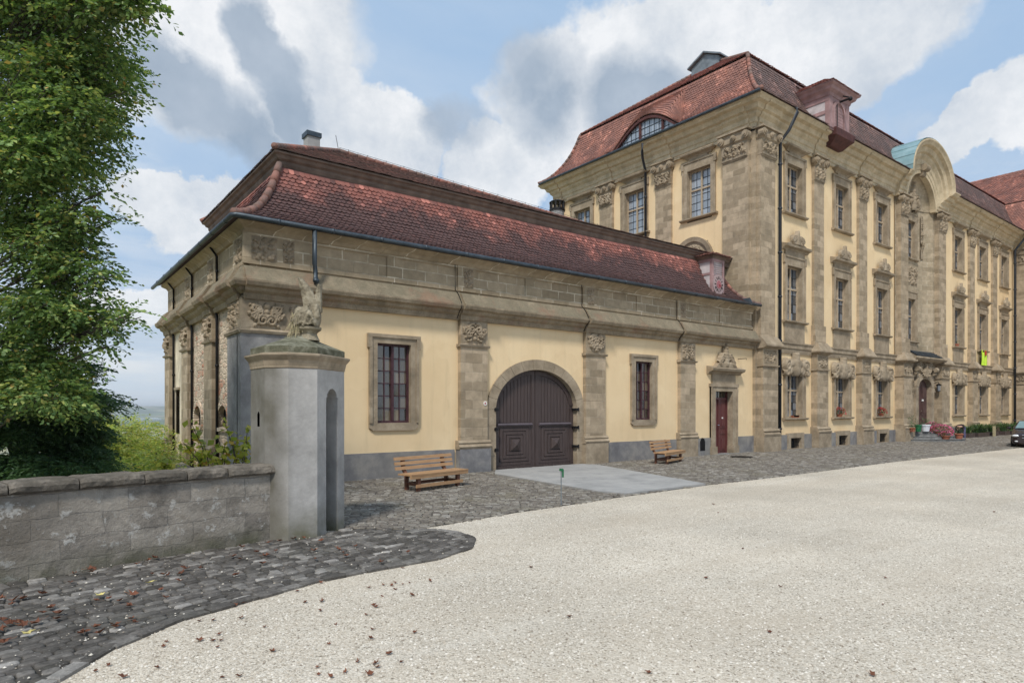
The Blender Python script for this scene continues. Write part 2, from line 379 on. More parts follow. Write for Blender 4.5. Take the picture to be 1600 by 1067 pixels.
    leaf('vine_leaf', [(0, (.20, .27, .05)), (.5, (.42, .44, .09)), (.9, (.58, .54, .13)), (1, (.5, .16, .04))], .45)
    leaf('strap_leaf', [(0, (.03, .075, .025)), (.6, (.06, .13, .04)), (1, (.13, .20, .07))], .25)
    leaf('red_petal', [(0, (.35, .01, .015)), (1, (.65, .03, .04))], .2); leaf('pink_petal', [(0, (.42, .06, .16)), (1, (.75, .22, .38))], .2)
    leaf('fallen_brown', [(0, (.07, .026, .016)), (.6, (.16, .062, .034)), (1, (.30, .16, .08))], .1, .8)
    leaf('fallen_yellow', [(0, (.5, .42, .14)), (1, (.62, .54, .22))], .1, .8)
    m_plain('bark', (.085, .075, .06), .95, .4, 5, bump=.8)
    m_plain('terracotta', (.36, .13, .075), .85, .2, 8)
    m_plain('white_plastic', (.72, .74, .78), .5, .05, 8, bump=0); m_plain('green_plastic', (.02, .14, .06), .45, .1, 8, bump=0)
    m_plain('lime_cloth', (.52, .75, .06), .8, .1, 8); m_plain('skin', (.5, .3, .22), .6, .1, 8, bump=0)
    m_plain('black_cloth', (.02, .014, .017), .9, .2, 8); m_plain('denim', (.13, .125, .22), .9, .2, 8); m_plain('hair', (.12, .07, .04), .7, .3, 30)
    m_plain('car_paint', (.018, .010, .012), .22, .1, 8, spec=.7, bump=0); m_plain('tyre', (.015, .015, .015), .85, .1, 8, bump=0)
    m_plain('chrome', (.6, .6, .62), .2, .05, 8, metal=1, bump=0); m_plain('lamp_glass', (.7, .72, .75), .1, .05, 8, spec=.9, bump=0)
    m_plain('windscreen', (.16, .24, .24), .06, .2, 3, spec=.9, bump=0); m_plain('plate_blue', (.03, .12, .45), .5, .05, 8, bump=0)
    m_plain('straw', (.42, .36, .22), .9, .3, 20)
    m_plain('white_metal', (.55, .57, .55), .5, .1, 8, bump=0)
mats()

# ------------------------------------------------------------------ shared shapes
def relief(mb, fr, s0, s1, z0, z1, o, depth, seed, n=5, kind='panel', res=.022, border=True):
    r = random.Random(seed); W = s1 - s0; H = z1 - z0
    nx = max(8, int(W / res)); ny = max(8, int(H / res))
    X, Z = np.meshgrid(np.linspace(-W / 2, W / 2, nx), np.linspace(0, H, ny)); h = np.zeros_like(X)
    pts = []
    def spiral(cx, cz, R0, a0, turns, w, hh=1):
        k = int(10 + 18 * turns)
        for i in range(k):
            t = i / (k - 1); a = a0 + turns * 2 * math.pi * t; q = R0 * (1 - .8 * t)
            pts.append((cx + q * math.cos(a), cz + q * math.sin(a), w * (1 - .35 * t), hh)); 
    m = min(W, H)
    if kind == 'panel':
        for i in range(n):
            spiral(-W * r.uniform(.08, .42), H * r.uniform(.15, .85), m * r.uniform(.12, .24), r.uniform(0, 6.3), r.choice((-1, 1)) * r.uniform(.8, 1.5), m * r.uniform(.045, .075))
        for i in range(n * 2): pts.append((-W * r.uniform(.05, .46), H * r.uniform(.08, .92), m * r.uniform(.04, .09), r.uniform(.6, 1)))
        for i in range(4): pts.append((0, H * (.2 + .2 * i), m * r.uniform(.07, .14), 1))
    elif kind == 'crest':      # mound of scrollwork with a shield and a finial
        for i in range(7):
            t = i / 6; pts.append((0, H * (.12 + .8 * t), W * (.2 - .13 * t), 1.0))
        for i in range(n):
            t = r.random(); spiral(-W * (.40 - .22 * t), H * (.12 + .42 * t), W * r.uniform(.06, .11), r.uniform(0, 6.3), r.choice((-1, 1)) * 1.2, W * r.uniform(.035, .055))
        for i in range(14):
            t = r.random(); pts.append((-W * (.46 - .36 * t) * r.uniform(.5, 1), H * (.06 + .55 * t * r.random()), W * r.uniform(.04, .08), .8))
    elif kind == 'hood':       # broad scrolled shell over a window
        for i in range(5): pts.append((0, H * (.3 + .15 * i), W * (.17 - .02 * i), 1.1))
        for i in range(16):
            pts.append((-W * r.uniform(.05, .4), H * r.uniform(.15, .55), W * r.uniform(.06, .11), .8))
        spiral(-W * .36, H * .42, W * .11, 1.2, 1.3, W * .05); spiral(-W * .2, H * .55, W * .1, 2, -1.3, W * .05, 1); spiral(-W * .40, H * .16, W * .07, 3, 1.2, W * .04)
    elif kind == 'half':       # semicircular tympanum ornament
        for i in range(11):
            a = math.pi / 2 + math.pi / 2 * i / 10
            spiral(W * .38 * math.cos(a), H * .8 * math.sin(a), m * .09, a, 1.2, m * .045)
        for i in range(5): pts.append((0, H * (.1 + .14 * i), m * .12, 1))
    elif kind == 'rough':
        for i in range(int(40)): pts.append((W * r.uniform(-.42, .42), H * r.uniform(.08, .92), m * r.uniform(.05, .12), r.uniform(.4, 1)))
    for (cx, cz, w, hh) in pts:
        for sg in ((1, -1) if kind != 'rough' else (1,)):
            d2 = (X - sg * cx) ** 2 + (Z - cz) ** 2
            h = np.maximum(h, hh * np.sqrt(np.clip(1 - d2 / (w * w), 0, 1)))
    h = h * depth + .005
    cut = kind in ('crest', 'hood')
    n0 = len(mb.v)
    for j in range(ny):
        for i in range(nx): mb.v.append(fr((s0 + s1) / 2 + X[j, i], o + float(h[j, i]), z0 + Z[j, i]))
    for j in range(ny - 1):
        for i in range(nx - 1):
            if cut and max(h[j, i], h[j + 1, i], h[j, i + 1], h[j + 1, i + 1]) <= .006: continue
            a = n0 + j * nx + i; mb.f.append((a, a + 1, a + nx + 1, a + nx))

def wall_sheet(mb, fr, s0, s1, z0, z1, holes, o=0):
    xs = sorted({s0, s1} | {x for h in holes for x in h[:2] if s0 < x < s1})
    for a, b in zip(xs, xs[1:]):
        if b - a < 1e-5: continue
        mid = (a + b) / 2; hs = sorted((h[2], h[3]) for h in holes if h[0] < mid < h[1]); z = z0
        for h0, h1 in hs:
            if h0 > z: mb.quad(fr(a, o, z), fr(b, o, z), fr(b, o, h0), fr(a, o, h0))
            z = max(z, h1)
        if z < z1: mb.quad(fr(a, o, z), fr(b, o, z), fr(b, o, z1), fr(a, o, z1))

def prof_at(prof, arc, a):
    for i in range(len(arc) - 1):
        if a <= arc[i + 1] or i == len(arc) - 2:
            t = (a - arc[i]) / (arc[i + 1] - arc[i]); p, q = prof[i], prof[i + 1]
            return p[0] + (q[0] - p[0]) * t, p[1] + (q[1] - p[1]) * t
def tiles(mb, A, L, d, n, prof, li=1, ri=1, w=.12, e=.105, skip=None, under=None, lift=.034, seed=1):
    """A eave corner (x,y); d unit along eave, n unit inward; prof [(inset,z)]"""
    r = random.Random(seed)
    arc = [0]
    for p, q in zip(prof, prof[1:]): arc.append(arc[-1] + math.hypot(q[0] - p[0], q[1] - p[1]))
    def P(s, ins, z):
        x, y = A[0] + d[0] * s + n[0] * ins, A[1] + d[1] * s + n[1] * ins
        return (x, y, z + (.035 * mn.noise(Vector((x * .55, y * .55, z * .8))) if ins > .05 else 0))
    U = under or mb
    lo_ = li if callable(li) else (lambda i: li * i)
    hi_ = (lambda i: L - ri(i)) if callable(ri) else (lambda i: L - ri * i)
    for p, q in zip(prof, prof[1:]):
        U.quad(P(lo_(p[0]), p[0], p[1] - .03), P(hi_(p[0]), p[0], p[1] - .03), P(hi_(q[0]), q[0], q[1] - .03), P(lo_(q[0]), q[0], q[1] - .03))
    rows = int(arc[-1] / e)
    for j in range(rows):
        a0 = j * e - .02; a1 = min(a0 + e * 1.5, arc[-1]); am = a0 + w * .32
        i0, z0 = prof_at(prof, arc, max(a0, 0)); i1, z1 = prof_at(prof, arc, a1); im, zm = prof_at(prof, arc, max(am, .001))
        tx, tz = i1 - i0, z1 - z0; q = math.hypot(tx, tz); nx_, nz_ = -tz / q, tx / q
        def pt(s, ins, z, up):
            lo, hi = lo_(ins), hi_(ins)
            s = min(max(s, lo), hi); return P(s, ins + nx_ * up, z + nz_ * up)
        k0 = int(lo_(i0) / w) - 1; k1 = int(hi_(i0) / w) + 2
        for k in range(k0, k1):
            c = (k + .5 * (j % 2)) * w
            if c < lo_(i0) - w * .3 or c > hi_(i0) + w * .3: continue
            if skip and skip(c, i0): continue
            hw = w * .485; up = lift + r.uniform(-.007, .009); sh = r.uniform(-.007, .007)
            nn = len(mb.v)
            mb.v += [pt(c - hw, i1, z1, .002), pt(c + hw, i1, z1, .002), pt(c + hw + sh, im, zm, up * .8), pt(c + w * .12 + sh, i0, z0, up), pt(c - w * .12 + sh, i0, z0, up), pt(c - hw + sh, im, zm, up * .8),
                     pt(c + hw, im, zm, up * .8 - .028), pt(c + w * .12, i0, z0, up - .028), pt(c - w * .12, i0, z0, up - .028), pt(c - hw, im, zm, up * .8 - .028)]
            mb.f += [(nn, nn + 5, nn + 4, nn + 3, nn + 2, nn + 1), (nn + 2, nn + 3, nn + 7, nn + 6), (nn + 3, nn + 4, nn + 8, nn + 7), (nn + 4, nn + 5, nn + 9, nn + 8)]
def ridge_tiles(mb, pts, r=.075, seg=.24):
    pts = [Vector(p) for p in pts]; L = [0]
    for a, b in zip(pts, pts[1:]): L.append(L[-1] + (b - a).length)
    def at(t):
        for i in range(len(L) - 1):
            if t <= L[i + 1] + 1e-6: return pts[i].lerp(pts[i + 1], (t - L[i]) / (L[i + 1] - L[i]))
        return pts[-1]
    n = max(1, int(L[-1] / seg)); q = L[-1] / n
    for i in range(n):
        a, b = at(i * q), at(min((i + 1) * q + .03, L[-1]))
        mb.tube([a, a.lerp(b, .5), b], [r * 1.14, r * 1.05, r * .9], 10)

def capital(fr, c, hw, z0, z1, o, mb, seed=3):
    """carved capital: flaring bell with leaves, volutes and abacus"""
    H = z1 - z0; zb = z0 + H * .58
    prof = [(.0, z0), (.035, z0 + .05), (.02, z0 + .08), (.05, zb), (.11, zb + .05)]
    rings = []
    for k, (e, z) in enumerate(prof):
        rings.append([fr(c - hw - e, -.05, z), fr(c - hw - e, o + e, z), fr(c + hw + e, o + e, z), fr(c + hw + e, -.05, z)])
    mb.loft(rings)
    relief(mb, fr, c - hw - .02, c + hw + .02, z0 + .06, zb, o + .045, .09, seed, 7, 'panel', .03)
    for sg in (-1, 0, 1):
        cc = c + sg * (hw + .02); rr = .15 if sg else .11; zc = zb + .2
        N = 12
        for (r_, oa, ob) in ((rr, o - .05, o + .17), (rr * .62, o + .17, o + .21), (rr * .28, o + .21, o + .25)):
            mb.loft([[fr(cc + r_ * math.cos(6.2832 * i / N), q, zc + r_ * math.sin(6.2832 * i / N)) for i in range(N)] for q in (oa, ob)])
    mb.box(c - hw - .04, c + hw + .04, -.03, o + .10, zb + .06, z1 - .07, fr)
    mb.box(c - hw - .17, c + hw + .17, -.04, o + .19, z1 - .07, z1, fr)
SUN_E, HAZE, EXPO = 3.0, .00013, 0.08
YF = 13.8; XS = 22.1; XL = 3.72
FR = lambda s, o, z: (s, YF - o, z)
FS = lambda s, o, z: (XS - o, s, z)
FL = lambda s, o, z: (XL - o, s, z)
FT = lambda s, o, z: (s, -o, z)          # template frame

# =================================================================== windows
def panes(mb, fr, x0, x1, z0, z1, nx, nz, o, jit=.004, seed=0):
    r = random.Random(seed)
    for i in range(nx):
        for j in range(nz):
            a = x0 + (x1 - x0) * i / nx; b = x0 + (x1 - x0) * (i + 1) / nx; c = z0 + (z1 - z0) * j / nz; d = z0 + (z1 - z0) * (j + 1) / nz
            q = [o + r.uniform(-jit, jit) for _ in range(3)]; q.append(q[0] + q[2] - q[1])
            mb.quad(fr(a, q[0], c), fr(b, q[1], c), fr(b, q[2], d), fr(a, q[3], d))

def surround(mb, fr, c, hw, ohw, z0, z1, zt, depth, o=.06, sill=True, ears=.05, bottom=False, sillo=.14):
    mb.box(c - ohw, c - hw, -depth, o, z0, z1, fr); mb.box(c + hw, c + ohw, -depth, o, z0, z1, fr)
    mb.box(c - ohw, c + ohw, -depth, o, z1, zt, fr)
    # raised outer fillet and ears
    mb.box(c - ohw - .004, c - ohw + .07, .01, o + .03, z0, z1 + .02, fr); mb.box(c + ohw - .07, c + ohw + .004, .01, o + .03, z0, z1 + .02, fr)
    mb.box(c - ohw - ears, c + ohw + ears, .01, o + .035, zt - .075, zt + .003, fr)
    if ears:
        mb.box(c - ohw - ears, c - ohw + .06, .012, o + .033, zt - .32, zt - .07, fr); mb.box(c + ohw - .06, c + ohw + ears, .012, o + .033, zt - .32, zt - .07, fr)
    if bottom:
        mb.box(c - ohw, c + ohw, -depth, o, z0 - bottom, z0, fr)
        mb.wedge(fr, [(c - ohw + .02, z0 - bottom), (c + ohw - .02, z0 - bottom), (c + ohw - .1, z0 - bottom - .06), (c - ohw + .1, z0 - bottom - .06)], 0, o)

def win_frame(mb, fr, c, hw, z0, z1, o, cols, rows, t=.04, transom=None):
    mb.box(c - hw, c - hw + t, o, o + .05, z0, z1, fr); mb.box(c + hw - t, c + hw, o, o + .05, z0, z1, fr)
    mb.box(c - hw + t, c + hw - t, o, o + .048, z0, z0 + t, fr); mb.box(c - hw + t, c + hw - t, o, o + .048, z1 - t, z1, fr)
    mb.box(c - .032, c + .032, o + .002, o + .06, z0 + t, z1 - t, fr)
    if transom: mb.box(c - hw + t, c + hw - t, o + .004, o + .056, transom - .03, transom + .03, fr)
def win_bars(mb, fr, c, hw, z0, z1, o, cols, rows, t=.012):
    for i in range(1, cols):
        x = c - hw + 2 * hw * i / cols; mb.box(x - t / 2, x + t / 2, o - .004, o + .016, z0, z1, fr)
    for j in range(1, rows):
        z = z0 + (z1 - z0) * j / rows; mb.box(c - hw, c + hw, o - .003, o + .014, z - t / 2, z + t / 2, fr)

def make_window(parent, kind, glass, seed, hood=None):
    """palace window built round x=0 at its real height; returns the part"""
    z0, z1, zt, zs = {'upper': (9.48, 11.47, 11.86, 9.40), 'middle': (5.17, 7.38, 7.78, 5.08), 'ground': (1.27, 3.12, 3.36, 1.18)}[kind]
    hw, ohw, dep = .57, .80, .22
    s = MB(); surround(s, FT, 0, hw, ohw, z0, z1, zt, dep)
    stone = s.build('window_surround', 'trim_stone', parent, org=(0, 0, 0))
    s = MB(); s.mold(FT, -ohw - .10, ohw + .10, [(-dep, zs + .09), (-dep, zs), (.10, zs), (.17, zs + .04), (.17, zs + .085), (0, zs + .095)])
    s.build('sill', 'trim_stone', stone)
    s = MB()
    if kind == 'upper':
        z = 12.0; s.mold(FT, -.44, .44, [(0, zt), (.07, zt), (.07, z), (0, z)])
        s.loft([[FT(a * w, o, zz) for a, o in ((-1, 0), (-1, o1), (1, o1), (1, 0))] for w, o1, zz in ((.60, .05, 11.95), (.66, .12, 12.02), (.80, .27, 12.07), (.82, .29, 12.13), (.80, .27, 12.16), (.72, .16, 12.15))])
    elif kind == 'middle':
        s.box(-ohw + .06, ohw - .06, 0, .07, zt, 8.06, FT)
        s.mold(FT, -.98, .98, [(0, 7.98), (.08, 7.98), (.12, 8.04), (.26, 8.08), (.28, 8.16), (.10, 8.22), (0, 8.24)])
        s.wedge(FT, [(-.8, 8.2), (.8, 8.2), (.42, 8.33), (0, 8.42), (-.42, 8.33)], 0, .16)
        relief(s, FT, -.6, .6, 8.22, 8.80, .12, .13, 11, 9, 'crest', .03)
        q_ = MB(); q_.box(-ohw + .03, ohw - .03, 0, .045, 4.31, 5.075, FT); q_.build('apron_panel', 'trim_stone', stone)
    else:
        relief(s, FT, -.98, .98, 2.95, 3.90, .05, .17, 5 + seed % 3, 9, 'hood', .034)
    s.build('hood', 'trim_stone', stone)
    s = MB(); win_frame(s, FT, 0, hw, z0, z1, -dep + .02, 2, 2, .05, z0 + (z1 - z0) * .60)
    s.build('frame', 'window_beige', stone)
    s = MB()
    win_bars(s, FT, 0, hw - .04, z0 + .04, z1 - .04, -dep + .02, 4, 6)
    s.build('glazing_bars', 'dark_pipe', stone)
    s = MB(); panes(s, FT, -hw, hw, z0, z1, 4, 6, -dep + .015, .004, seed); s.build('glass', glass, stone, recalc=False)
    if kind != 'upper' and seed % 2 == 0 or seed == 5:
        pass
    return stone

# =================================================================== PALACE
PAL = thing('palace_building', (XS + .2, YF + .1, 0), 'three storey yellow and sandstone palace with arched portal, right of the low wing', 'palace')
ux = [24.95, 28.92, 32.9, 42.75, 46.72, 50.7]
pil = [(26.37, 27.19), (30.38, 31.2), (44.32, 45.14), (48.3, 49.12)]
holes = []
for x in ux:
    holes += [(x - .6, x + .6, 9.45, 11.5), (x - .6, x + .6, 5.14, 7.4), (x - .6, x + .6, 1.24, 3.15)]
    holes += [(x - .42, x + .42, .02, .48)]
w = MB(); wall_sheet(w, FR, XS, 34.6, .0, 12.3, holes); wall_sheet(w, FR, 40.2, 52.7, 0, 12.3, holes)
w.build('front_wall', 'yellow_plaster', PAL, recalc=False)
sy = [16.27, 19.75, 23.15]
w = MB(); wall_sheet(w, FS, YF, 25.0, 0, 12.3, [(y - .6, y + .6, 9.35, 11.5) for y in sy])
w.quad((XS, 25.0, 0), (55, 25.0, 0), (55, 25.0, 13), (XS, 25.0, 13))
w.build('side_wall', 'yellow_plaster', PAL, recalc=False)
# plinth
w = MB()
def segs(a, b, cuts):
    out = []; x = a
    for c, d in sorted(cuts):
        out.append((x, c)); x = d
    out.append((x, b)); return out
for a, b in segs(23.2, 34.4, [(x - .42, x + .42) for x in ux if x < 35]) + segs(40.5, 52.7, [(x - .42, x + .42) for x in ux if x > 40]):
    w = MB(); w.box(a, b, -.01, .07, -.2, .6, FR); w.build('plinth', 'plinth_render', PAL)
# basement windows
def basement(parent):
    s = MB(); s.box(-.62, -.40, -.25, .11, -.1, .47, FT); s.box(.40, .62, -.25, .11, -.1, .47, FT); s.box(-.62, .62, -.25, .112, .46, .66, FT); s.box(-.4, .4, -.25, .108, -.1, .03, FT)
    o = s.build('basement_surround', 'trim_stone', parent, org=(0, 0, 0))
    g = MB(); 
    for i in range(7): x = -.34 + .68 * i / 6; g.tube([FT(x, 0, .03), FT(x, 0, .46)], .009, 5)
    for z in (.15, .3): g.tube([FT(-.4, .004, z), FT(.4, .004, z)], .009, 5)
    g.build('grille', 'iron', o)
    g = MB(); g.box(-.4, .4, -.24, -.2, .03, .46, FT); g.build('dark_pane', 'dark_interior', o)
    return o
bw = None
for x in ux:
    o = basement(PAL) if bw is None else copy_tree(bw, PAL)
    bw = bw or o; o.location = (x - PAL.location[0], YF - PAL.location[1], 0)
# windows: three masters per storey, copied along the facades
def put(master, x, y, rz=0):
    o = master if not master.get('_used') else copy_tree(master, PAL)
    master['_used'] = 1
    o.location = (x - PAL.location[0], y - PAL.location[1], 0); o.rotation_euler = (0, 0, rz)
    return o
mast = {}
for i, x in enumerate(ux):
    for kind, gl in (('upper', 'dark_glass'), ('middle', 'dark_glass'), ('ground', 'dark_glass')):
        key = (kind, i % 3)
        if key not in mast: mast[key] = make_window(PAL, kind, gl, i % 3)
        put(mast[key], x, YF)
up_side = make_window(PAL, 'upper', 'sky_glass', 4)
for y in sy: put(up_side, XS, y, R(-90))
for o in bpy.data.objects:
    if '_used' in o: del o['_used']
# round headed window below, on the side facade, above the low roof
s = MB()
yc, zc = 16.55, 7.7
for (ro, ri, oo) in ((.98, .80, .16), (.80, .66, .08)):
    ring = []
    N = 20
    for i in range(N + 1):
        a = math.pi * i / N; ca, sa = math.cos(a), math.sin(a)
        ring.append([FS(yc + ri * ca, -.02, zc + ri * sa), FS(yc + ro * ca, -.02, zc + ro * sa), FS(yc + ro * ca, oo, zc + ro * sa), FS(yc + ri * ca, oo - .03, zc + ri * sa)])
    s.loft(ring)
s.box(yc - 1.2, yc - .8, 0, .24, zc - .12, zc + .12, FS); s.box(yc + .8, yc + 1.2, 0, .24, zc - .12, zc + .12, FS)
s.box(yc - 1.0, yc - .66, 0, .10, 5.0, zc - .1, FS); s.box(yc + .66, yc + 1.0, 0, .10, 5.0, zc - .1, FS)
relief(s, FS, yc - .72, yc + .72, zc, zc + .74, .02, .07, 4, 8, 'half', .03)
s.build('side_pediment', 'trim_stone', PAL)
# corner pier : front face, side face and the notch between them
ZB, ZC = 4.3, 11.2
s = MB()
s.box(22.1, 23.1, -.1, .28, 4.3, 12.2, FR); s.box(13.9, 15.0, -.1, .25, 4.3, 12.2, FS)
s.box(22.0, 22.4, -.2, .12, -.2, 12.2, FR)
s.build('corner_pier', 'pilaster_stone', PAL)
s = MB()
s.box(22.12, 23.14, -.1, .36, .62, 3.92, FR); s.box(13.88, 15.02, -.1, .30, 4.0, 4.4, FS)
s.build('corner_pier_lower', 'pilaster_stone', PAL)
s = MB()
for fr, a, b, o in ((FR, 22.1, 23.16, .36),):
    s.box(a - .06, b + .08, -.1, o + .09, -.2, .60, fr)
    s.mold(fr, a - .02, b + .04, [(0, .6), (o + .10, .6), (o + .12, .68), (o + .05, .74), (o + .09, .80), (o + .01, .88), (0, .88)], -.0, .0)
    s.mold(fr, a - .02, b + .02, [(0, 3.22), (o + .06, 3.24), (o + .06, 3.29), (0, 3.31)])
    q_ = MB(); relief(q_, fr, a + .12, b - .12, 3.36, 3.88, o, .06, 21, 7); q_.build('frieze_carving', 'trim_stone', PAL)
    s.mold(fr, a - .06, b + .1, [(0, 3.9), (o + .06, 3.92), (o + .20, 3.99), (o + .20, 4.05), (o - .08, 4.40), (0, 4.40)])
s.build('corner_pier_trim', 'trim_stone', PAL)
s = MB()
for fr, c, hw, o in ((FR, 22.62, .5, .30), (FS, 14.45, .52, .27)):
    capital(fr, c, hw, 11.15, 12.24, o, s, 31)
s.build('corner_capital', 'trim_stone', PAL)
# front pilasters
def pilaster(a, b, parent, fr=FR, o=.11, ol=.27, seed=0, low=True, wide=0):
    s = MB(); s.box(a, b, -.02, o, 4.28, 12.2, fr); s.box(a - .05, b + .05, -.02, o + .06, 4.3, 5.12, fr)
    if low: s.box(a - .05, b + .05, -.02, ol, .86, 3.92, fr)
    p = s.build('pilaster', 'pilaster_stone', parent)
    s = MB(); s.box(a - .12, b + .12, -.02, ol + .10, -.2, .64, fr)
    s.mold(fr, a - .12, b + .12, [(0, .64), (ol + .12, .64), (ol + .13, .70), (ol + .06, .75), (ol + .09, .80), (ol + .01, .88), (0, .88)])
    s.build('base', 'trim_stone', p)
    s = MB(); s.mold(fr, a - .10, b + .10, [(0, 3.22), (ol + .06, 3.24), (ol + .06, 3.29), (0, 3.31)])
    relief(s, fr, a + .04, b - .04, 3.36, 3.88, ol, .06, 41 + seed, 6)
    s.loft([[fr(q, oo, z) for q, oo in ((a - e, -.02), (a - e, ol + e), (b + e, ol + e), (b + e, -.02))] for e, z in ((.05, 3.9), (.20, 3.99), (.20, 4.05), (-.02, 4.40))])
    s.build('frieze', 'trim_stone', p)
    s = MB(); capital(fr, (a + b) / 2, (b - a) / 2 - .02, 11.15, 12.24, o, s, 51); s.build('capital', 'trim_stone', p)
    return p
for i, (a, b) in enumerate(pil): pilaster(a, b, PAL, seed=i)
pilaster(34.45, 35.35, PAL, seed=8, o=.26, ol=.42)
pilaster(39.25, 40.25, PAL, seed=9, o=.26, ol=.42)
for i, y in enumerate((18.05, 21.45)):
    s = MB(); s.box(y - .42, y + .42, -.02, .11, 5, 12.2, FS); p = s.build('pilaster', 'pilaster_stone', PAL)
    s = MB(); capital(FS, y, .4, 11.15, 12.24, .11, s, 61); s.build('capital', 'trim_stone', p)
s = MB(); s.box(24.55, 25.05, -.02, .2, 5, 12.2, FS); p = s.build('pilaster', 'pilaster_stone', PAL)
s = MB(); capital(FS, 24.8, .25, 11.15, 12.24, .2, s, 61); s.build('capital', 'trim_stone', p)
# string course
s = MB()
sc = [(0, 3.84), (.05, 3.84), (.07, 3.95), (.07, 4.02), (.11, 4.06), (.11, 4.18), (.15, 4.24), (.15, 4.29), (0, 4.31)]
for a, b in ((23.1, 34.5), (40.2, 52.7)): s.mold(FR, a, b, sc)
s.build('string_course', 'trim_stone', PAL)
# entablature with the arch rising over the portal
CX, CZ = 37.05, 13.2
ent = [(0, 12.12), (.10, 12.12), (.10, 12.24), (.13, 12.26), (.13, 12.40), (.17, 12.44), (.18, 12.60), (.28, 12.70), (.30, 12.78), (.40, 12.82), (.43, 12.89), (.47, 12.98), (.62, 13.02), (.66, 13.08), (.73, 13.15), (.73, 13.20), (-.05, 13.22)]
s = MB()
s.mold(FR, XS, 34.25, ent, -1, 0); s.mold(FR, 40.4, 52.9, ent, 0, 0); s.mold(FS, YF, 25.0, ent, -1, 1)
res = [(o + .06 if o > 0 else o, z + .003) for o, z in ent[:-3]] + [(0, 13.1)]
for a, b in [(22.1, 23.2)] + [(p[0] - .08, p[1] + .08) for p in pil] :
    s.mold(FR, a, b, res)
for a, b in ((13.9, 15.0), (17.6, 18.5), (21.0, 21.9), (24.5, 25.1)): s.mold(FS, a, b, res)
s.build('cornice', 'pale_cornice_stone', PAL)
# arch cornice: the same profile swept up and over the niche
s = MB()
ape = [(o + .16 if o > 0 else o, z + .004) for o, z in ent]
aw = lambda z: 1.75 + (z - 12.12) * .88
ab = lambda z: 1.62 + (z - 12.12) * .42
s.loft([[FR(CX + aw(z) * math.cos(a), o, z + ab(z) * math.sin(a)) for o, z in ape] for a in [math.pi * i / 36 for i in range(37)]])
for sg, xe in ((-1, 34.2), (1, 40.45)):
    s.loft([[FR(CX + sg * aw(z), o, z) for o, z in ape], [FR(xe, o, z) for o, z in ape]])
s.build('arch_cornice', 'pale_cornice_stone', PAL)
# portal bay wall with the concave niche
s = MB()
prof = [(34.3, .05), (35.50, .05), (35.55, 0), (35.75, -.14), (36.05, -.24), (36.5, -.30), (38.0, -.30), (38.45, -.24), (38.75, -.14), (38.95, 0), (39.0, .05), (40.4, .05)]
for (x0, o0), (x1, o1) in zip(prof, prof[1:]):
    holes_ = [(x0, x1, 9.45, 11.5), (x0, x1, 5.1, 7.4)] if x0 == 36.5 else []
    zt = [(15.1 if x < 36.2 or x > 39.2 else 13.1) for x in (x0, x1)]
    def strip(za, zb):
        s.quad((x0, YF - o0, za), (x1, YF - o1, za), (x1, YF - o1, zb), (x0, YF - o0, zb))
    if holes_:
        q_ = YF + .30; s.quad((36.5, q_, 4.3), (CX - .58, q_, 4.3), (CX - .58, q_, 13.9), (36.5, q_, 13.9)); s.quad((CX + .58, q_, 4.3), (38.0, q_, 4.3), (38.0, q_, 13.9), (CX + .58, q_, 13.9))
        for za, zb in ((4.3, 5.17), (7.37, 9.5), (11.45, 13.9)): s.quad((CX - .58, q_, za), (CX + .58, q_, za), (CX + .58, q_, zb), (CX - .58, q_, zb))
    else: strip(4.3, 12.3 if (x0 < 35.5 or x0 > 38.96) else 13.9)
# half dome closing the niche
N = 14
dome = []
for j in range(8):
    t = j / 7 * math.pi / 2
    dome.append([(CX + 1.78 * math.cos(t) * math.cos(a), YF - .05 + .33 * math.sin(t) ** .6, 12.15 + 1.66 * math.cos(t) * math.sin(a)) for a in [math.pi * i / N for i in range(N + 1)]])
s.loft(dome, False, False)
s.build('portal_bay', 'sandstone', PAL, recalc=True)
s = MB()   # scroll keystone, coat of arms, drop ornaments
relief(s, lambda a, o, z: (a, YF + .28 - o, z), CX - .75, CX + .75, 11.95, 13.5, 0, .26, 71, 12, 'crest', .035)
s.tube([(CX - .25, YF - .42, 14.02), (CX + .25, YF - .42, 14.02)], .17, 12); s.tube([(CX - .2, YF - .25, 13.72), (CX + .2, YF - .25, 13.72)], .12, 12)
s.box(CX - .2, CX + .2, .0, .36, 13.7, 14.15, FR)
for x in (36.2, 38.3): relief(s, lambda a, o, z: (a, YF + .22 - o, z), x - .16, x + .16, 9.6, 11.9, 0, .09, 72, 9, 'panel', .03)
relief(s, lambda a, o, z: (a, YF + .295 - o, z), 36.65, 37.85, 8.1, 9.05, 0, .09, 73, 8, 'panel', .03)
s.build('coat_of_arms', 'trim_stone', PAL)
for kind, sd in (('upper', 0), ('middle', 1)):
    o = copy_tree(mast[(kind, sd)], PAL); o.location = (CX - PAL.location[0], YF + .3 - PAL.location[1], 0); o.scale = (.93, .8, 1)
    for c in list(o.children):
        if c.name.startswith('hood'): bpy.data.objects.remove(c)
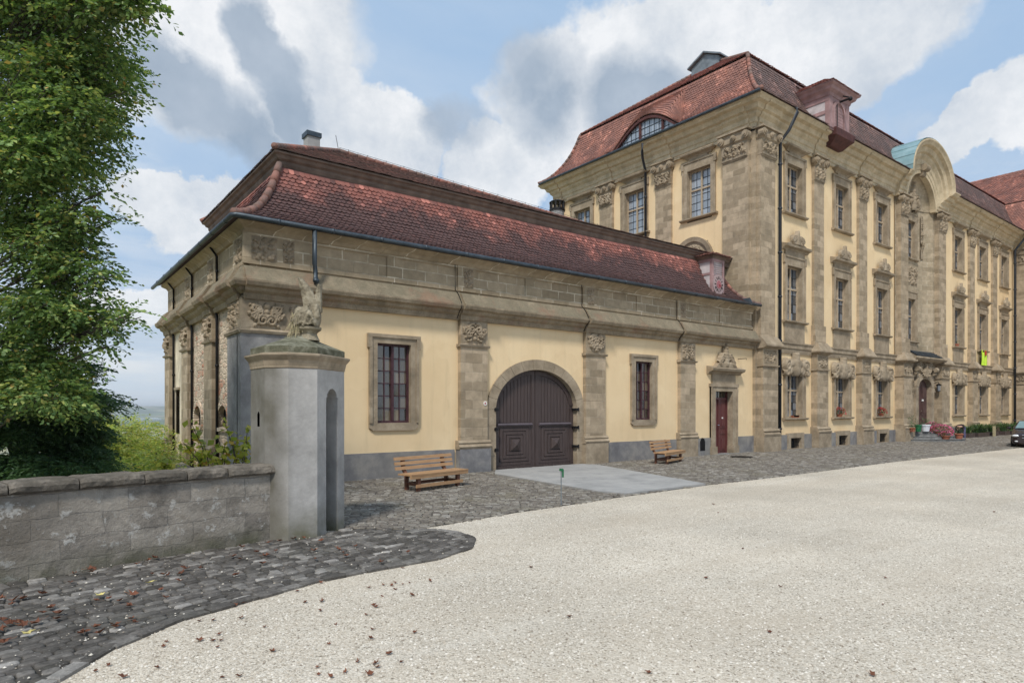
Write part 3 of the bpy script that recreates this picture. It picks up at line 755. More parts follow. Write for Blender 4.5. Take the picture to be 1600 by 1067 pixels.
# ground floor of the portal: door just behind a projecting carved frame
s = MB()
wall_sheet(s, FR, 35.4, 39.75, 0, 4.3, [], .04)
ZD = .5; DC = 37.2
for x in (DC - 1.15, DC + .82): s.box(x, x + .33, .03, .34, ZD - .3, 2.8, FR)
for i in range(10):
    a0, a1 = math.pi * i / 10, math.pi * (i + 1) / 10
    p = lambda a, r: (DC + (.82 + r) * math.cos(a), 2.76 + (.42 + r) * math.sin(a))
    s.wedge(FR, [p(a0, 0), p(a0, .30), p(a1, .30), p(a1, 0)], .03, .36)
s.wedge(FR, [(DC - .9, 2.76)] + [(DC + .84 * math.cos(math.pi * (1 - i / 10)), 2.76 + .44 * math.sin(math.pi * (1 - i / 10))) for i in range(11)] + [(DC + .9, 2.76), (DC + .9, 3.45), (DC - .9, 3.45)], .03, .30)
relief(s, FR, DC - 1.35, DC + 1.35, 3.28, 4.08, .22, .20, 81, 12, 'panel', .035)
s.box(DC - 1.35, DC + 1.35, .03, .22, 3.25, 4.1, FR)
relief(s, FR, DC - .42, DC + .42, 3.25, 3.98, .36, .12, 84, 9, 'crest', .03)
for x_ in (DC - 1.15, DC + 1.15): s.tube([FR(x_ - .14, .42, 3.66), FR(x_ + .14, .42, 3.66)], .13, 10); s.tube([FR(x_ - .10, .36, 3.45), FR(x_ + .10, .36, 3.45)], .08, 8)
for x in (DC - 1.3, DC + 1.3): relief(s, FR, x - .14, x + .14, 2.2, 3.2, .24, .08, 82, 8, 'panel', .03); s.box(x - .16, x + .16, 0.03, .24, .5, 3.25, FR)
s.build('portal', 'trim_stone', PAL)
s = MB(); s.mold(FR, 35.3, 39.3, [(0, 4.02), (.45, 4.04), (.60, 4.12), (.66, 4.2), (.63, 4.26), (0, 4.29)]); s.build('portal_canopy', 'trim_stone', PAL)
s = MB(); tiles(s, (35.6, YF - .6), 3.3, (1, 0), (0, 1), [(0, 4.27), (.58, 4.66)], .25, .25, .13, .12)
s.build('canopy_slates', 'gutter_metal', PAL)
dl = MB(); dl.box(DC - .82, DC - .01, .05, .11, ZD, 3.1, FR); dl.box(DC + .01, DC + .82, .05, .11, ZD, 3.1, FR)
for a in (DC - .74, DC + .09):
    for z0_, z1_ in ((.6, 1.15), (1.3, 2.0), (2.12, 2.85)): dl.box(a, a + .65, .10, .135, z0_, z1_, FR); dl.box(a + .1, a + .55, .13, .155, z0_ + .1, z1_ - .1, FR)
d = dl.build('entrance_door', 'door_dark', PAL)
q = MB(); q.box(DC + .05, DC + .27, .16, .17, 2.03, 2.12, FR); q.build('letter_plate', 'white_label', d)
q = MB(); q.tube([FR(DC - .06, .11, 1.5), FR(DC - .06, .2, 1.52), FR(DC - .22, .2, 1.52)], .018, 6); q.build('handle', 'chrome', d)
# steps
for i, (rx, ry) in enumerate(((2.35, 1.75), (2.05, 1.45), (1.75, 1.15), (1.45, .85))):
    s = MB(); N = 20; ring = [(37.25 + rx * math.cos(math.pi + math.pi * j / N), YF - .2 + ry * math.sin(math.pi + math.pi * j / N)) for j in range(N + 1)]
    z0_, z1_ = .125 * i - .02, .125 * (i + 1)
    s.loft([[(x, y, z) for x, y in ring] + [(37.25 + rx, YF + .4, z), (37.25 - rx, YF + .4, z)] for z in (z0_, z1_ - .012)] + [[(37.25 + (x - 37.25) * 1.012, YF - .2 + (y - YF + .2) * 1.015, z) for x, y in ring] + [(37.25 + rx, YF + .41, z), (37.25 - rx, YF + .41, z)] for z in (z1_ - .010, z1_)])
    s.build('doorstep', 'kerb_stone', PAL)
# roofs
mp = [(0, 13.22), (.31, 13.38), (.64, 13.70), (.95, 14.12), (1.20, 14.60), (1.39, 15.10), (1.53, 15.6)]
EX, EY = XS - .78, YF - .78
s = MB(); un = MB()
def skipf(c, ins):
    x = EX + c
    return 26.3 < x < 28.1 and ins < 1.45
def vlim(ins):        # plan half width of the copper vault where it meets the slope
    z = float(np.interp(ins, [p[0] for p in mp], [p[1] for p in mp])); return (aw(13.2) + .0) * math.sqrt(max(0, 1 - ((z - 13.22) / (ab(13.2) + .02)) ** 2))
mpf = [p for q in zip([mp[0]] * 1, [mp[0]]) for p in q[:1]] + [(a_ + (b_ - a_) * t_, c_ + (d_ - c_) * t_) for (a_, c_), (b_, d_) in zip(mp, mp[1:]) for t_ in (.34, .67, 1)]
tiles(s, (EX, EY), CX - EX, (1, 0), (0, 1), mpf, 1, vlim, .145, .13, skipf, un); tiles(s, (CX, EY), 53.9 - CX, (1, 0), (0, 1), mpf, vlim, -1, .145, .13, None, un)
fr_roof = s.build('front_roof_slope', 'dark_tile', PAL, recalc=False)
s = MB()
def brow(y):           # eyebrow dormer: how far the tile surface bulges
    t = (y - 18.7) / 2.0
    return 1.05 * max(0, 1 - t * t) ** 1.3 if abs(t) < 1 else 0
# side slope, running toward +Y, eave in the plane X=EX
def skips(c, ins): 
    y = EY + c; zz = np.interp(ins, [p[0] for p in mp], [p[1] for p in mp])
    return zz < 13.25 + brow(y) * 1.0 and abs(y - 18.7) < 1.95
LN = 25.0 + .6 - EY
tiles(s, (EX, EY), LN, (0, 1), (1, 0), mp, 1, 1, .145, .13, skips, un)
s.build('side_roof_slope', 'red_tile', PAL, recalc=False)
# rear hip slope + upper hipped roof
r_ = MB(); b = 1.53; zb, zr, rs = 15.6, 18.85, 19.25
x0, y0, y1 = EX + b, EY + b, EY + LN - b
for p, q in zip(mp, mp[1:]): un.quad((EX + p[0], EY + LN - p[0], p[1]), (55, EY + LN - p[0], p[1]), (55, EY + LN - q[0], q[1]), (EX + q[0], EY + LN - q[0], q[1]))
un.build('roof_boarding', 'roof_board', PAL, recalc=False)
up = [(0, zb), ((y1 - y0) / 2, zr)]
tiles(r_, (x0 - .06, y0 - .06), y1 - y0 + .12, (0, 1), (1, 0), [(0, zb + .04), ((y1 - y0) / 2 + .06, zr)], 1, 1, .16, .2)
tiles(r_, (x0 - .06, y0 - .06), 36, (1, 0), (0, 1), [(0, zb + .04), ((y1 - y0) / 2 + .06, zr)], 1, -1, .16, .25)
r_.quad((x0, y1, zb), (x0 + (y1 - y0) / 2, rs, zr), (60, rs, zr), (60, y1, zb))
uro = r_.build('upper_roof', 'old_tile', PAL, recalc=False)
for pts_, r_r, sg_ in (([(EX + p[0] - .02, EY + p[0] - .02, p[1] + .03) for p in mp], .075, .24), ([(EX + p[0] - .02, EY + LN - p[0] + .02, p[1] + .03) for p in mp], .075, .24),
        ([(x0, y0, zb + .06), (x0 + (y1 - y0) / 2, rs, zr + .05)], .075, .24), ([(x0, y1, zb + .06), (x0 + (y1 - y0) / 2, rs, zr + .05)], .075, .24), ([(x0 + (y1 - y0) / 2, rs, zr + .05), (58, rs, zr + .05)], .09, .35)):
    s = MB(); ridge_tiles(s, pts_, r_r, sg_); s.build('ridge_tiles', 'ridge_tile', PAL, smooth=True)
s = MB(); s.wedge(lambda a, o, z: (26.6 + o, rs + a, z), [(-.8, zr - .9), (.8, zr - .9), (.8, zr - .32), (0, zr + .1), (-.8, zr - .32)], 0, 4.2)
s.wedge(lambda a, o, z: (26.6 + o, rs + a, z), [(-.95, zr - .34), (-.95, zr - .27), (0, zr + .2), (.95, zr - .27), (.95, zr - .34), (0, zr + .12)], -.15, 4.35)
s.build('ridge_hatch', 'lead_sheet', PAL)
# eyebrow dormer
s = MB()
ys = np.linspace(16.7, 20.7, 30)
XD = EX + .30
for a, bb in zip(ys, ys[1:]):
    for j in range(15):
        def pt(y, t):
            h = brow(y); zf = 13.24 + h; 
            ins0 = .30 if h > .02 else 0
            i1 = float(np.interp(zf, [p[1] for p in mp], [p[0] for p in mp])) + 1.0 * min(1, h * 1.2)
            i1 = min(i1, 1.45); z1_ = float(np.interp(i1, [p[0] for p in mp], [p[1] for p in mp])) + .02
            i_ = ins0 - .12 + (i1 - ins0 + .12) * t
            return (EX + i_, y, zf + .04 + (z1_ - zf) * t + .12 * math.sin(math.pi * t) * min(1, h) + (.012 if t in (0,) else 0))
        up = lambda q, e: (q[0] - e * .5, q[1], q[2] + e); g_ = (bb - a) * (.5 if j % 2 else 0)
        s.quad(up(pt(a + g_, j / 15), .03), up(pt(bb + g_ - .008, j / 15), .03), pt(bb + g_ - .008, (j + 1) / 15), pt(a + g_, (j + 1) / 15))
        s.quad(up(pt(a + g_, j / 15), .03), up(pt(bb + g_ - .008, j / 15), .03), up(pt(bb + g_ - .008, j / 15), -.004), up(pt(a + g_, j / 15), -.004))
ed = s.build('eyebrow_dormer_roof', 'red_tile', PAL, recalc=False)
s = MB()
ring = [];
pts = [(y, 13.24 + brow(y)) for y in np.linspace(16.85, 20.55, 40)]
s.loft([[(XD - .10, y, z - .02), (XD + .1, y, z - .02), (XD + .1, y, z - .13), (XD - .10, y, z - .13)] for y, z in pts])
for y in (17.75, 19.0): s.box(XD - .05, XD + .05, y - .05, y + .05, 13.2, 13.2 + brow(y) - .08)
s.box(XD - .08, XD + .08, 16.9, 20.5, 13.16, 13.3)
e2 = s.build('eyebrow_frame', 'rusty_box', ed)
s = MB()
for a, bb in zip(pts, pts[1:]): s.quad((XD + .03, a[0], 13.25), (XD + .03, bb[0], 13.25), (XD + .03, bb[0], max(13.25, bb[1] - .1)), (XD + .03, a[0], max(13.25, a[1] - .1)))
s.build('eyebrow_glass', 'sky_glass', ed, recalc=False)
s = MB()
for y in np.arange(17.2, 20.3, .26): 
    if brow(y) > .18: s.box(XD + .01, XD + .026, y - .008, y + .008, 13.25, 13.16 + brow(y))
for z in (13.55, 13.85): 
    hw_ = 1.75 * (1 - ((z - 13.15) / 1.05) ** .77) ** .5
    s.box(XD + .008, XD + .022, 18.7 - hw_, 18.7 + hw_, z - .008, z + .008)
s.build('glazing_bars', 'dark_pipe', ed)
# front dormer with hoist
DX0, DX1, DY = 26.4, 28.05, YF - .70
s = MB(); s.box(DX0, DX1, DY, DY + 1.6, 13.12, 14.62)
dm = s.build('hoist_dormer', 'dormer_panel', PAL)
s = MB()
for x in (DX0 - .02, DX1 - .26): s.box(x, x + .28, DY - .05, DY + .14, 13.12, 14.5)
s.box(DX0 - .03, DX1 + .03, DY - .04, DY + 1.6, 14.3, 14.62)
s.box(DX0 - .04, DX0 - .01, DY + .12, DY + .9, 13.78, 13.92)
for a in range(10):
    a0, a1 = math.pi * a / 10, math.pi * (a + 1) / 10
    P = lambda t, r: (27.2 + (.42 + r) * math.cos(t), 13.93 + (.42 + r) * math.sin(t))
    s.wedge(lambda q, o, z: (q, DY - o, z), [P(a0, 0), P(a0, .12), P(a1, .12), P(a1, 0)], -.02, .07)
s.box(26.66, 26.78, DY - .07, DY + .02, 13.12, 13.93); s.box(27.62, 27.74, DY - .07, DY + .02, 13.12, 13.93)
for z in np.arange(13.2, 14.3, .13): s.box(26.6, 27.8, DY - .018, DY + .01, z, z + .115)
s.build('dormer_frame', 'dormer_paint', dm)
s = MB(); ce = [(0, 14.5), (.06, 14.5), (.10, 14.62), (.22, 14.7), (.26, 14.8), (.36, 14.86), (.36, 14.92), (0, 14.93)]
s.loft([[(DX0 - o, DY + 1.9, z) for o, z in ce], [(DX0 - o, DY - o, z) for o, z in ce], [(DX1 + o, DY - o, z) for o, z in ce], [(DX1 + o, DY + 1.9, z) for o, z in ce]])
s.build('dormer_cornice', 'dormer_paint', dm)
s = MB(); q = .38; W = DX1 - DX0 + 2 * q
pr = [(0, 14.92), (.3, 15.08), (.7, 15.38), (W / 2, 15.6)]
tiles(s, (DX0 - q, DY - q), W, (1, 0), (0, 1), pr, 1, 1, .12, .1, seed=2); tiles(s, (DX0 - q, DY - q), 2.6, (0, 1), (1, 0), pr, 1, 0, .12, .1, seed=3)
tiles(s, (DX1 + q, DY - q), 2.6, (0, 1), (-1, 0), pr, 1, 0, .12, .1, seed=4)
s.build('dormer_tiles', 'old_tile', dm, recalc=False)
s = MB(); s.tube([(27.2, DY + .1, 14.42), (27.2, DY - .5, 14.42)], .045, 6); s.ball((27.2, DY - .5, 14.4), .09); s.tube([(27.2, DY - .42, 14.5), (27.2, DY - .2, 14.62)], .03, 5); s.tube([(27.0, DY - .06, 13.2), (27.0, DY - .06, 14.3)], .018, 5)
s.build('hoist_beam', 'iron', dm)
s = MB(); s.loft([[(26.65 + e, YF - .88 + f, z), (28.35 - e, YF - .88 + f, z), (28.35 - e, YF - .3, z), (26.65 + e, YF - .3, z)] for e, f, z in ((.30, .40, 12.66), (.20, .16, 12.84), (.06, .02, 12.96), (.02, 0, 13.20), (.02, 0, 13.25))])
s.build('hoist_apron', 'rusty_box', dm)
# copper barrel behind the arch
s = MB(); N = 24; va, vb = aw(13.2) + .03, ab(13.2) + .03
vp = lambda y, i: (CX + va * math.cos(math.pi * i / N), y, 13.22 + vb * math.sin(math.pi * i / N))
s.loft([[vp(y, i) for i in range(N + 1)] for y in (YF - .86, YF + 1.2, YF + 3.2)], False, False)
for i in range(1, N, 2): s.tube([vp(YF - .86, i), vp(YF + 3.2, i)], .024, 5)
s.build('copper_vault', 'copper_sheet', PAL, smooth=False)
# gutters and downpipes
s = MB(); s.tube([(EX - .03, EY + .02, 13.20), (EX - .03, EY + LN - .1, 13.20)], .055, 8); s.build('gutter', 'gutter_metal', PAL)
def downpipe(pts, r, parent, mat='dark_pipe'):
    s = MB(); s.tube(pts, r, 8); a, b_ = Vector(pts[-2]), Vector(pts[-1]); L_ = (b_ - a).length
    for i in range(max(1, int(L_ / 1.6))):
        c = a.lerp(b_, (i + .5) / max(1, int(L_ / 1.6))); s.tube([c + Vector((0, 0, -.03)), c + Vector((0, 0, .03))], r * 1.35, 8)
    return s.build('downpipe', mat, parent, smooth=True)
downpipe([(23.7, YF - .80, 13.18), (23.7, YF - .84, 13.0), (23.62, YF - .55, 12.4), (23.52, YF - .24, 12.0), (23.52, YF - .22, 0.0)], .065, PAL)
downpipe([(EX + .0, 18.62, 13.05), (EX - .02, 18.62, 12.72), (XS - .62, 18.75, 12.5), (XS - .14, 19.0, 12.1), (XS - .13, 19.0, 7.6)], .055, PAL)
downpipe([(52.25, YF - .8, 13.1), (52.25, YF - .75, 12.8), (52.3, YF - .2, 12.1), (52.3, YF - .18, 0)], .075, PAL)

# =================================================================== RIGHT WING
WG = thing('wing_building', (53, 8, 0), 'palace wing at the right edge, joining the far end of the yellow front', 'palace wing')
XW = 52.95
FW = lambda s_, o, z: (XW - o, s_, z)
w = MB(); wall_sheet(w, FW, 3.0, 24, 0, 12.3, [(9.4, 10.6, 9.45, 11.5), (9.4, 10.6, 5.14, 7.4), (9.4, 10.6, 1.24, 3.15), (5.4, 6.6, 9.45, 11.5), (5.4, 6.6, 5.14, 7.4), (5.4, 6.6, 1.24, 3.15)])
w.quad((XW, 3, 0), (XW + 13, 3, 0), (XW + 13, 3, 13), (XW, 3, 13)); w.build('wall', 'yellow_plaster', WG, recalc=False)
for k_, kind in enumerate(('upper', 'middle', 'ground')):
    for y in (10.0, 6.0):
        o = copy_tree(mast[(kind, 0)], WG); o.location = (XW - 53, y - 8, 0); o.rotation_euler = (0, 0, R(-90))
s = MB(); s.box(12.3, 13.72, -.02, .14, 4.3, 12.2, FW); s.box(12.25, 13.74, -.02, .26, 0, 3.95, FW); s.box(12.2, 13.76, -.02, .2, 4.3, 5.1, FW); p = s.build('pilaster', 'pilaster_stone', WG)
s = MB(); capital(FW, 13.0, .66, 11.15, 12.24, .14, s, 31); s.build('capital', 'trim_stone', p)
s = MB(); relief(s, FW, 12.4, 13.6, 3.36, 3.88, .26, .06, 33, 9); s.mold(FW, 3, 13.8, sc); s.mold(FW, 12.1, 13.8, [(0, 3.22), (.32, 3.24), (.32, 3.29), (0, 3.31)]); s.mold(FW, 12.1, 13.8, [(0, 3.9), (.44, 3.99), (.44, 4.05), (.2, 4.4), (0, 4.4)]); s.build('string_course', 'trim_stone', WG)
s = MB(); s.mold(FW, 2.0, 13.8, ent); s.build('cornice', 'pale_cornice_stone', WG)
s = MB(); un = MB()
WX = XW - .78
tiles(s, (WX, 2.0), 24.5, (0, 1), (1, 0), mp, 0, 0, .145, .13, lambda c, i: 2 + c > EY + i + .1 and 2 + c < 24, un)
tiles(s, (WX + 1.5, 2.0), 24.5, (0, 1), (1, 0), [(0, 15.62), (5.8, 19.4)], 0, 0, .14, .13, None, un)
un.quad((WX + 7.3, 2, 19.27), (WX + 13, 2, 15.4), (WX + 13, 26.5, 15.4), (WX + 7.3, 26.5, 19.27))
un.build('roof_boarding', 'roof_board', WG, recalc=False); s.build('roof', 'red_tile', WG, recalc=False)
s = MB(); ridge_tiles(s, [(WX + 7.3, 2, 19.35), (WX + 7.3, 26, 19.35)], .09, .4); s.build('ridge_tiles', 'ridge_tile', WG)

# =================================================================== LOW WING
LOW = thing('low_wing_building', (XL + .1, YF + .1, 0), 'low yellow carriage wing with arched brown gate, sandstone attic and old mansard tile roof', 'building')
gate_c, gi, go = 11.45, 1.46, 1.74
def arch_z(x, hw, zs, rise): return zs + rise * math.sqrt(max(0, 1 - ((x - gate_c) / hw) ** 2))
gh = []
N = 30
for i in range(N):
    a = gate_c - gi - .1 + (2 * gi + .2) * i / N; b_ = gate_c - gi - .1 + (2 * gi + .2) * (i + 1) / N
    gh.append((a, b_, -1, arch_z((a + b_) / 2, gi + .12, 1.62, 1.2)))
w = MB(); wall_sheet(w, FR, 4.9, XS, 0, 3.95, [(6.57, 7.48, 1.3, 3.17), (15.42, 16.22, 1.28, 3.15), (19.6, 20.68, -.1, 2.28)] + gh)
w.build('front_wall', 'yellow_plaster', LOW, recalc=False)
for a, b in ((5.0, 8.7), (14.1, 17.45), (20.95, 22.0), (18.45, 19.4)):
    w = MB(); w.box(a, b, -.01, .05, -.2, .62, FR); pl = w.build('plinth', 'plinth_render', LOW)
s = MB(); 
s.wedge(FR, [(18.72, .18), (19.0, .18), (19.0, .5), (18.94, .6), (18.86, .63), (18.78, .6), (18.72, .5)], .02, .056); s.build('vent_hole', 'black_gap', pl)
# corner pier in grey render with carved frieze, both faces
s = MB(); s.box(3.55, 5.02, -.15, .14, -1.4, 3.22, FR); s.box(13.9, 14.72, -.12, .17, -1.4, 3.22, FL); s.build('corner_pier', 'grey_render', LOW)
s = MB(); s.box(3.57, 5.0, -.15, .12, 3.22, 3.92, FR); s.box(13.9, 14.70, -.12, .15, 3.22, 3.92, FL)
s.mold(FR, 3.53, 5.06, [(0, 3.18), (.18, 3.19), (.20, 3.24), (.14, 3.29), (0, 3.29)], 0, 0); s.mold(FL, 13.62, 14.8, [(0, 3.18), (.21, 3.19), (.23, 3.24), (.17, 3.29), (0, 3.29)])
relief(s, FR, 3.68, 4.45, 3.31, 3.86, .12, .07, 91, 9); relief(s, FR, 4.55, 4.95, 3.31, 3.86, .12, .07, 92, 6); relief(s, FL, 13.85, 14.65, 3.31, 3.86, .15, .07, 93, 8)
s.build('corner_frieze', 'trim_stone', LOW)
# front pilasters
for i, (a, b_) in enumerate(((8.83, 9.66), (13.19, 14.0), (17.56, 18.36))):
    s = MB(); s.box(a, b_, -.02, .13, .78, 3.92, FR); p = s.build('pilaster', 'pilaster_stone', LOW)
    s = MB(); s.mold(FR, a - .08, b_ + .09, [(0, .62), (.19, .62), (.22, .68), (.16, .74), (.18, .78), (.13, .84), (0, .84)]); s.build('base', 'trim_stone', p)
    s = MB(); s.box(a - .06, b_ + .07, -.02, .19, -.2, .62, FR); s.build('pedestal', 'plinth_render' if i == 0 else 'trim_stone', p)
    s = MB(); s.mold(FR, a - .05, b_ + .05, [(0, 3.20), (.17, 3.21), (.19, 3.26), (0, 3.28)]); relief(s, FR, a + .05, b_ - .05, 3.32, 3.86, .13, .075, 95 + i, 9); s.build('relief', 'trim_stone', p)
# cornice
lc = [(0, 3.88), (.10, 3.88), (.12, 3.95), (.12, 3.99), (.20, 4.04), (.22, 4.10), (.32, 4.13), (.35, 4.20), (.35, 4.24), (.30, 4.27), (.14, 4.53), (.12, 4.56), (0, 4.56)]
s = MB(); s.mold(FR, XL, XS - .1, lc, -1, 0); s.mold(FL, YF, 22.3, lc, -1, 1)
rs_ = [(o + .07 if o > 0 else 0, z + .002) for o, z in lc[:-3]] + [(.2, 4.535), (0, 4.535)]
for a, b_ in ((3.6, 5.05), (8.8, 9.7), (13.15, 14.05), (17.5, 18.4)): s.mold(FR, a, b_, rs_)
for a, b_ in ((13.85, 14.75), (16.25, 17.1), (19.0, 19.85), (21.6, 22.4)): s.mold(FL, a, b_, rs_)
s.build('cornice', 'cornice_stone', LOW)
# attic
s = MB(); s.box(XL + .04, XS - .15, -.3, .0, 4.55, 5.42, FR); s.box(YF + .3, 22.3, -.3, .0, 4.55, 5.42, FL)
at = s.build('attic_wall', 'attic_stone', LOW)
s = MB()
for a, b_ in ((3.62, 5.0), (8.8, 9.35), (13.15, 13.7), (17.5, 18.0)): s.box(a, b_, -.02, .06, 4.62, 5.3, FR)
for a, b_ in ((6.85, 7.15), (11.0, 11.3), (15.5, 15.8), (19.9, 20.2)): s.box(a, b_, -.02, .03, 4.62, 5.3, FR)
for a, b_ in ((13.75, 14.7), (16.3, 17.1), (19.0, 19.8), (21.6, 22.35)): s.box(a, b_, -.02, .06, 4.62, 5.3, FL)
for a, b_ in segs(3.6, XS - .1, [(3.62, 5.0), (8.8, 9.35), (13.15, 13.7), (17.5, 18.0)]):
    if b_ - a > 1: s.box(a, b_, -.02, .035, 4.62, 4.72, FR); s.box(a, b_, -.02, .035, 5.2, 5.3, FR)
s.mold(FR, XL, XS - .15, [(0, 5.26), (.06, 5.27), (.10, 5.34), (.20, 5.40), (.24, 5.45), (0, 5.46)], -1, 0); s.mold(FL, YF, 22.3, [(0, 5.26), (.06, 5.27), (.10, 5.34), (.20, 5.40), (.24, 5.45), (0, 5.46)], -1, 1)
s.build('attic_piers', 'attic_stone', LOW)
for fr_, lst in ((FR, ((3.78, 4.3), (4.42, 4.66), (8.98, 9.26), (13.32, 13.6), (17.66, 17.92))), (FL, ((13.95, 14.5), (16.5, 16.95), (19.2, 19.65)))):
    for a, b_ in lst: s = MB(); relief(s, fr_, a, b_, 4.72, 5.2, .06, .05, 97, 5, 'rough', .02); s.build('attic_carving', 'trim_stone', LOW)
# conductors running down beside the attic piers
s = MB()
for x in (8.72, 13.1, 17.44): s.tube([FR(x, .04, 5.3), FR(x, .05, 4.64), FR(x, .20, 4.5), FR(x, .34, 4.28), FR(x, .36, 4.16), FR(x, .24, 4.06), FR(x, .13, 3.9)], .010, 5)
s.build('attic_cracks', 'black_gap', LOW)
# side wall (rough, partly unrendered)
sh = []
def arch_slices(c, hw, z0_, zs, rise, n=10):
    return [(c - hw + 2 * hw * i / n, c - hw + 2 * hw * (i + 1) / n, z0_, zs + rise * math.sqrt(max(0, 1 - ((2 * (i + .5) / n) - 1) ** 2))) for i in range(n)]
sh += arch_slices(15.78, .42, 1.22, 1.42, .30) + arch_slices(18.38, .40, 1.2, 1.42, .30)
w = MB(); wall_sheet(w, FL, 13.8, 19.9, -2.2, 3.95, sh); w.build('rubble_side_wall', 'rubble_wall', LOW, recalc=False)
w = MB(); wall_sheet(w, FL, 19.8, 22.3, -2.2, 3.95, [(20.85, 21.4, .9, 2.2)]); w.quad((XL, 22.3, -2), (XS, 22.3, -2), (XS, 22.3, 5.4), (XL, 22.3, 5.4)); w.build('plastered_side_wall', 'pale_plaster', LOW, recalc=False)
for c, hw in ((15.78, .42), (18.38, .40)):
    s = MB(); q = lambda a, r: (c + (hw + r) * math.cos(a), 1.42 + (.30 + r) * math.sin(a))
    for i in range(9):
        a0, a1 = math.pi * i / 9, math.pi * (i + 1) / 9 - .02; s.wedge(FL, [q(a0, 0), q(a0, .12), q(a1, .12), q(a1, 0)], -.25, .03)
    s.box(c - hw - .1, c - hw, -.25, .03, 1.2, 1.42, FL); s.box(c + hw, c + hw + .1, -.25, .03, 1.2, 1.42, FL); s.box(c - hw - .14, c + hw + .14, -.25, .06, 1.12, 1.2, FL)
    o = s.build('vent_arch', 'rubble_wall', LOW)
    s = MB(); s.box(c - hw, c + hw, -.14, -.10, 1.1, 1.8, FL); s.build('dark_opening', 'black_gap', o)
s = MB(); s.box(20.83, 21.42, -.3, -.2, .88, 2.2, FL); o = s.build('side_slot', 'roof_board', LOW)
s = MB(); s.box(20.78, 21.48, -.2, .05, 2.2, 2.27, FL); s.build('slot_lintel', 'trim_stone', o)
for a, b_ in ((16.28, 17.08), (19.02, 19.82), (21.65, 22.42)):
    s = MB(); s.box(a, b_, -.02, .14, .6, 3.92, FL); p = s.build('pilaster', 'pilaster_stone', LOW)
    s = MB(); s.mold(FL, a - .06, b_ + .06, [(0, 3.20), (.18, 3.21), (.20, 3.26), (0, 3.28)]); relief(s, FL, a + .04, b_ - .04, 3.32, 3.86, .14, .08, 99, 7); s.build('relief', 'trim_stone', p)
    s = MB(); s.mold(FL, a - .08, b_ + .08, [(0, .5), (.2, .5), (.24, .57), (.16, .64), (.18, .7), (.13, .76), (0, .76)]); s.box(a - .05, b_ + .05, -.02, .18, -2, .5, FL); s.build('base', 'trim_stone', p)
for y in (16.16, 18.92, 21.5):
    downpipe([FL(y, .20, 5.4), FL(y, .05, 5.2), FL(y, .05, 4.5)], .026, LOW, 'iron'); downpipe([FL(y, .10, 4.0), FL(y, .05, 3.8), FL(y, .05, -.8)], .032, LOW, 'iron')
# windows
def low_window(c, hw, ohw, z0_, z1_, zt, seed):
    s = MB(); surround(s, FR, c, hw, ohw, z0_, z1_, zt, .13, .055, ears=.045, bottom=.12)
    w_ = s.build('window_surround', 'trim_stone', LOW)
    s = MB(); win_frame(s, FR, c, hw, z0_, z1_, -.11, 4, 6, .05); s.build('frame', 'window_brown', w_)
    s = MB(); win_bars(s, FR, c, hw - .04, z0_ + .05, z1_ - .05, -.105, 4, 6, .022); s.build('glazing_bars', 'window_brown', w_)
    s = MB(); panes(s, FR, c - hw, c + hw, z0_, z1_, 4, 6, -.11, .007, seed); s.build('glass', 'old_glass', w_, recalc=False)
low_window(7.03, .435, .64, 1.31, 3.17, 3.38, 1); low_window(15.83, .39, .60, 1.29, 3.14, 3.36, 2)
# gate
s = MB(); N = 13
for i in range(N):
    a0, a1 = math.pi * i / N, math.pi * (i + 1) / N - .006
    q = lambda a, hw, ri: (gate_c + hw * math.cos(a), 1.62 + ri * math.sin(a))
    K = 3
    for k in range(K):
        b0, b1 = a0 + (a1 - a0) * k / K, a0 + (a1 - a0) * (k + 1) / K
        s.wedge(FR, [q(b0, gi, 1.10), q(b0, go, 1.38), q(b1, go, 1.38), q(b1, gi, 1.10)], -.22, .05)
for sg in (-1, 1):
    for z0_, z1_ in ((-.2, .40), (.405, .80), (.805, 1.2), (1.205, 1.618)):
        a, b_ = sorted((gate_c + sg * gi, gate_c + sg * go)); s.box(a, b_, -.22, .05, z0_, z1_, FR)
gs = s.build('gate_arch', 'trim_stone', LOW)
gate = bpy.data.objects.new('carriage_gate', None); COL.objects.link(gate); gate.parent = LOW; ORG[gate.name] = ORG[LOW.name]
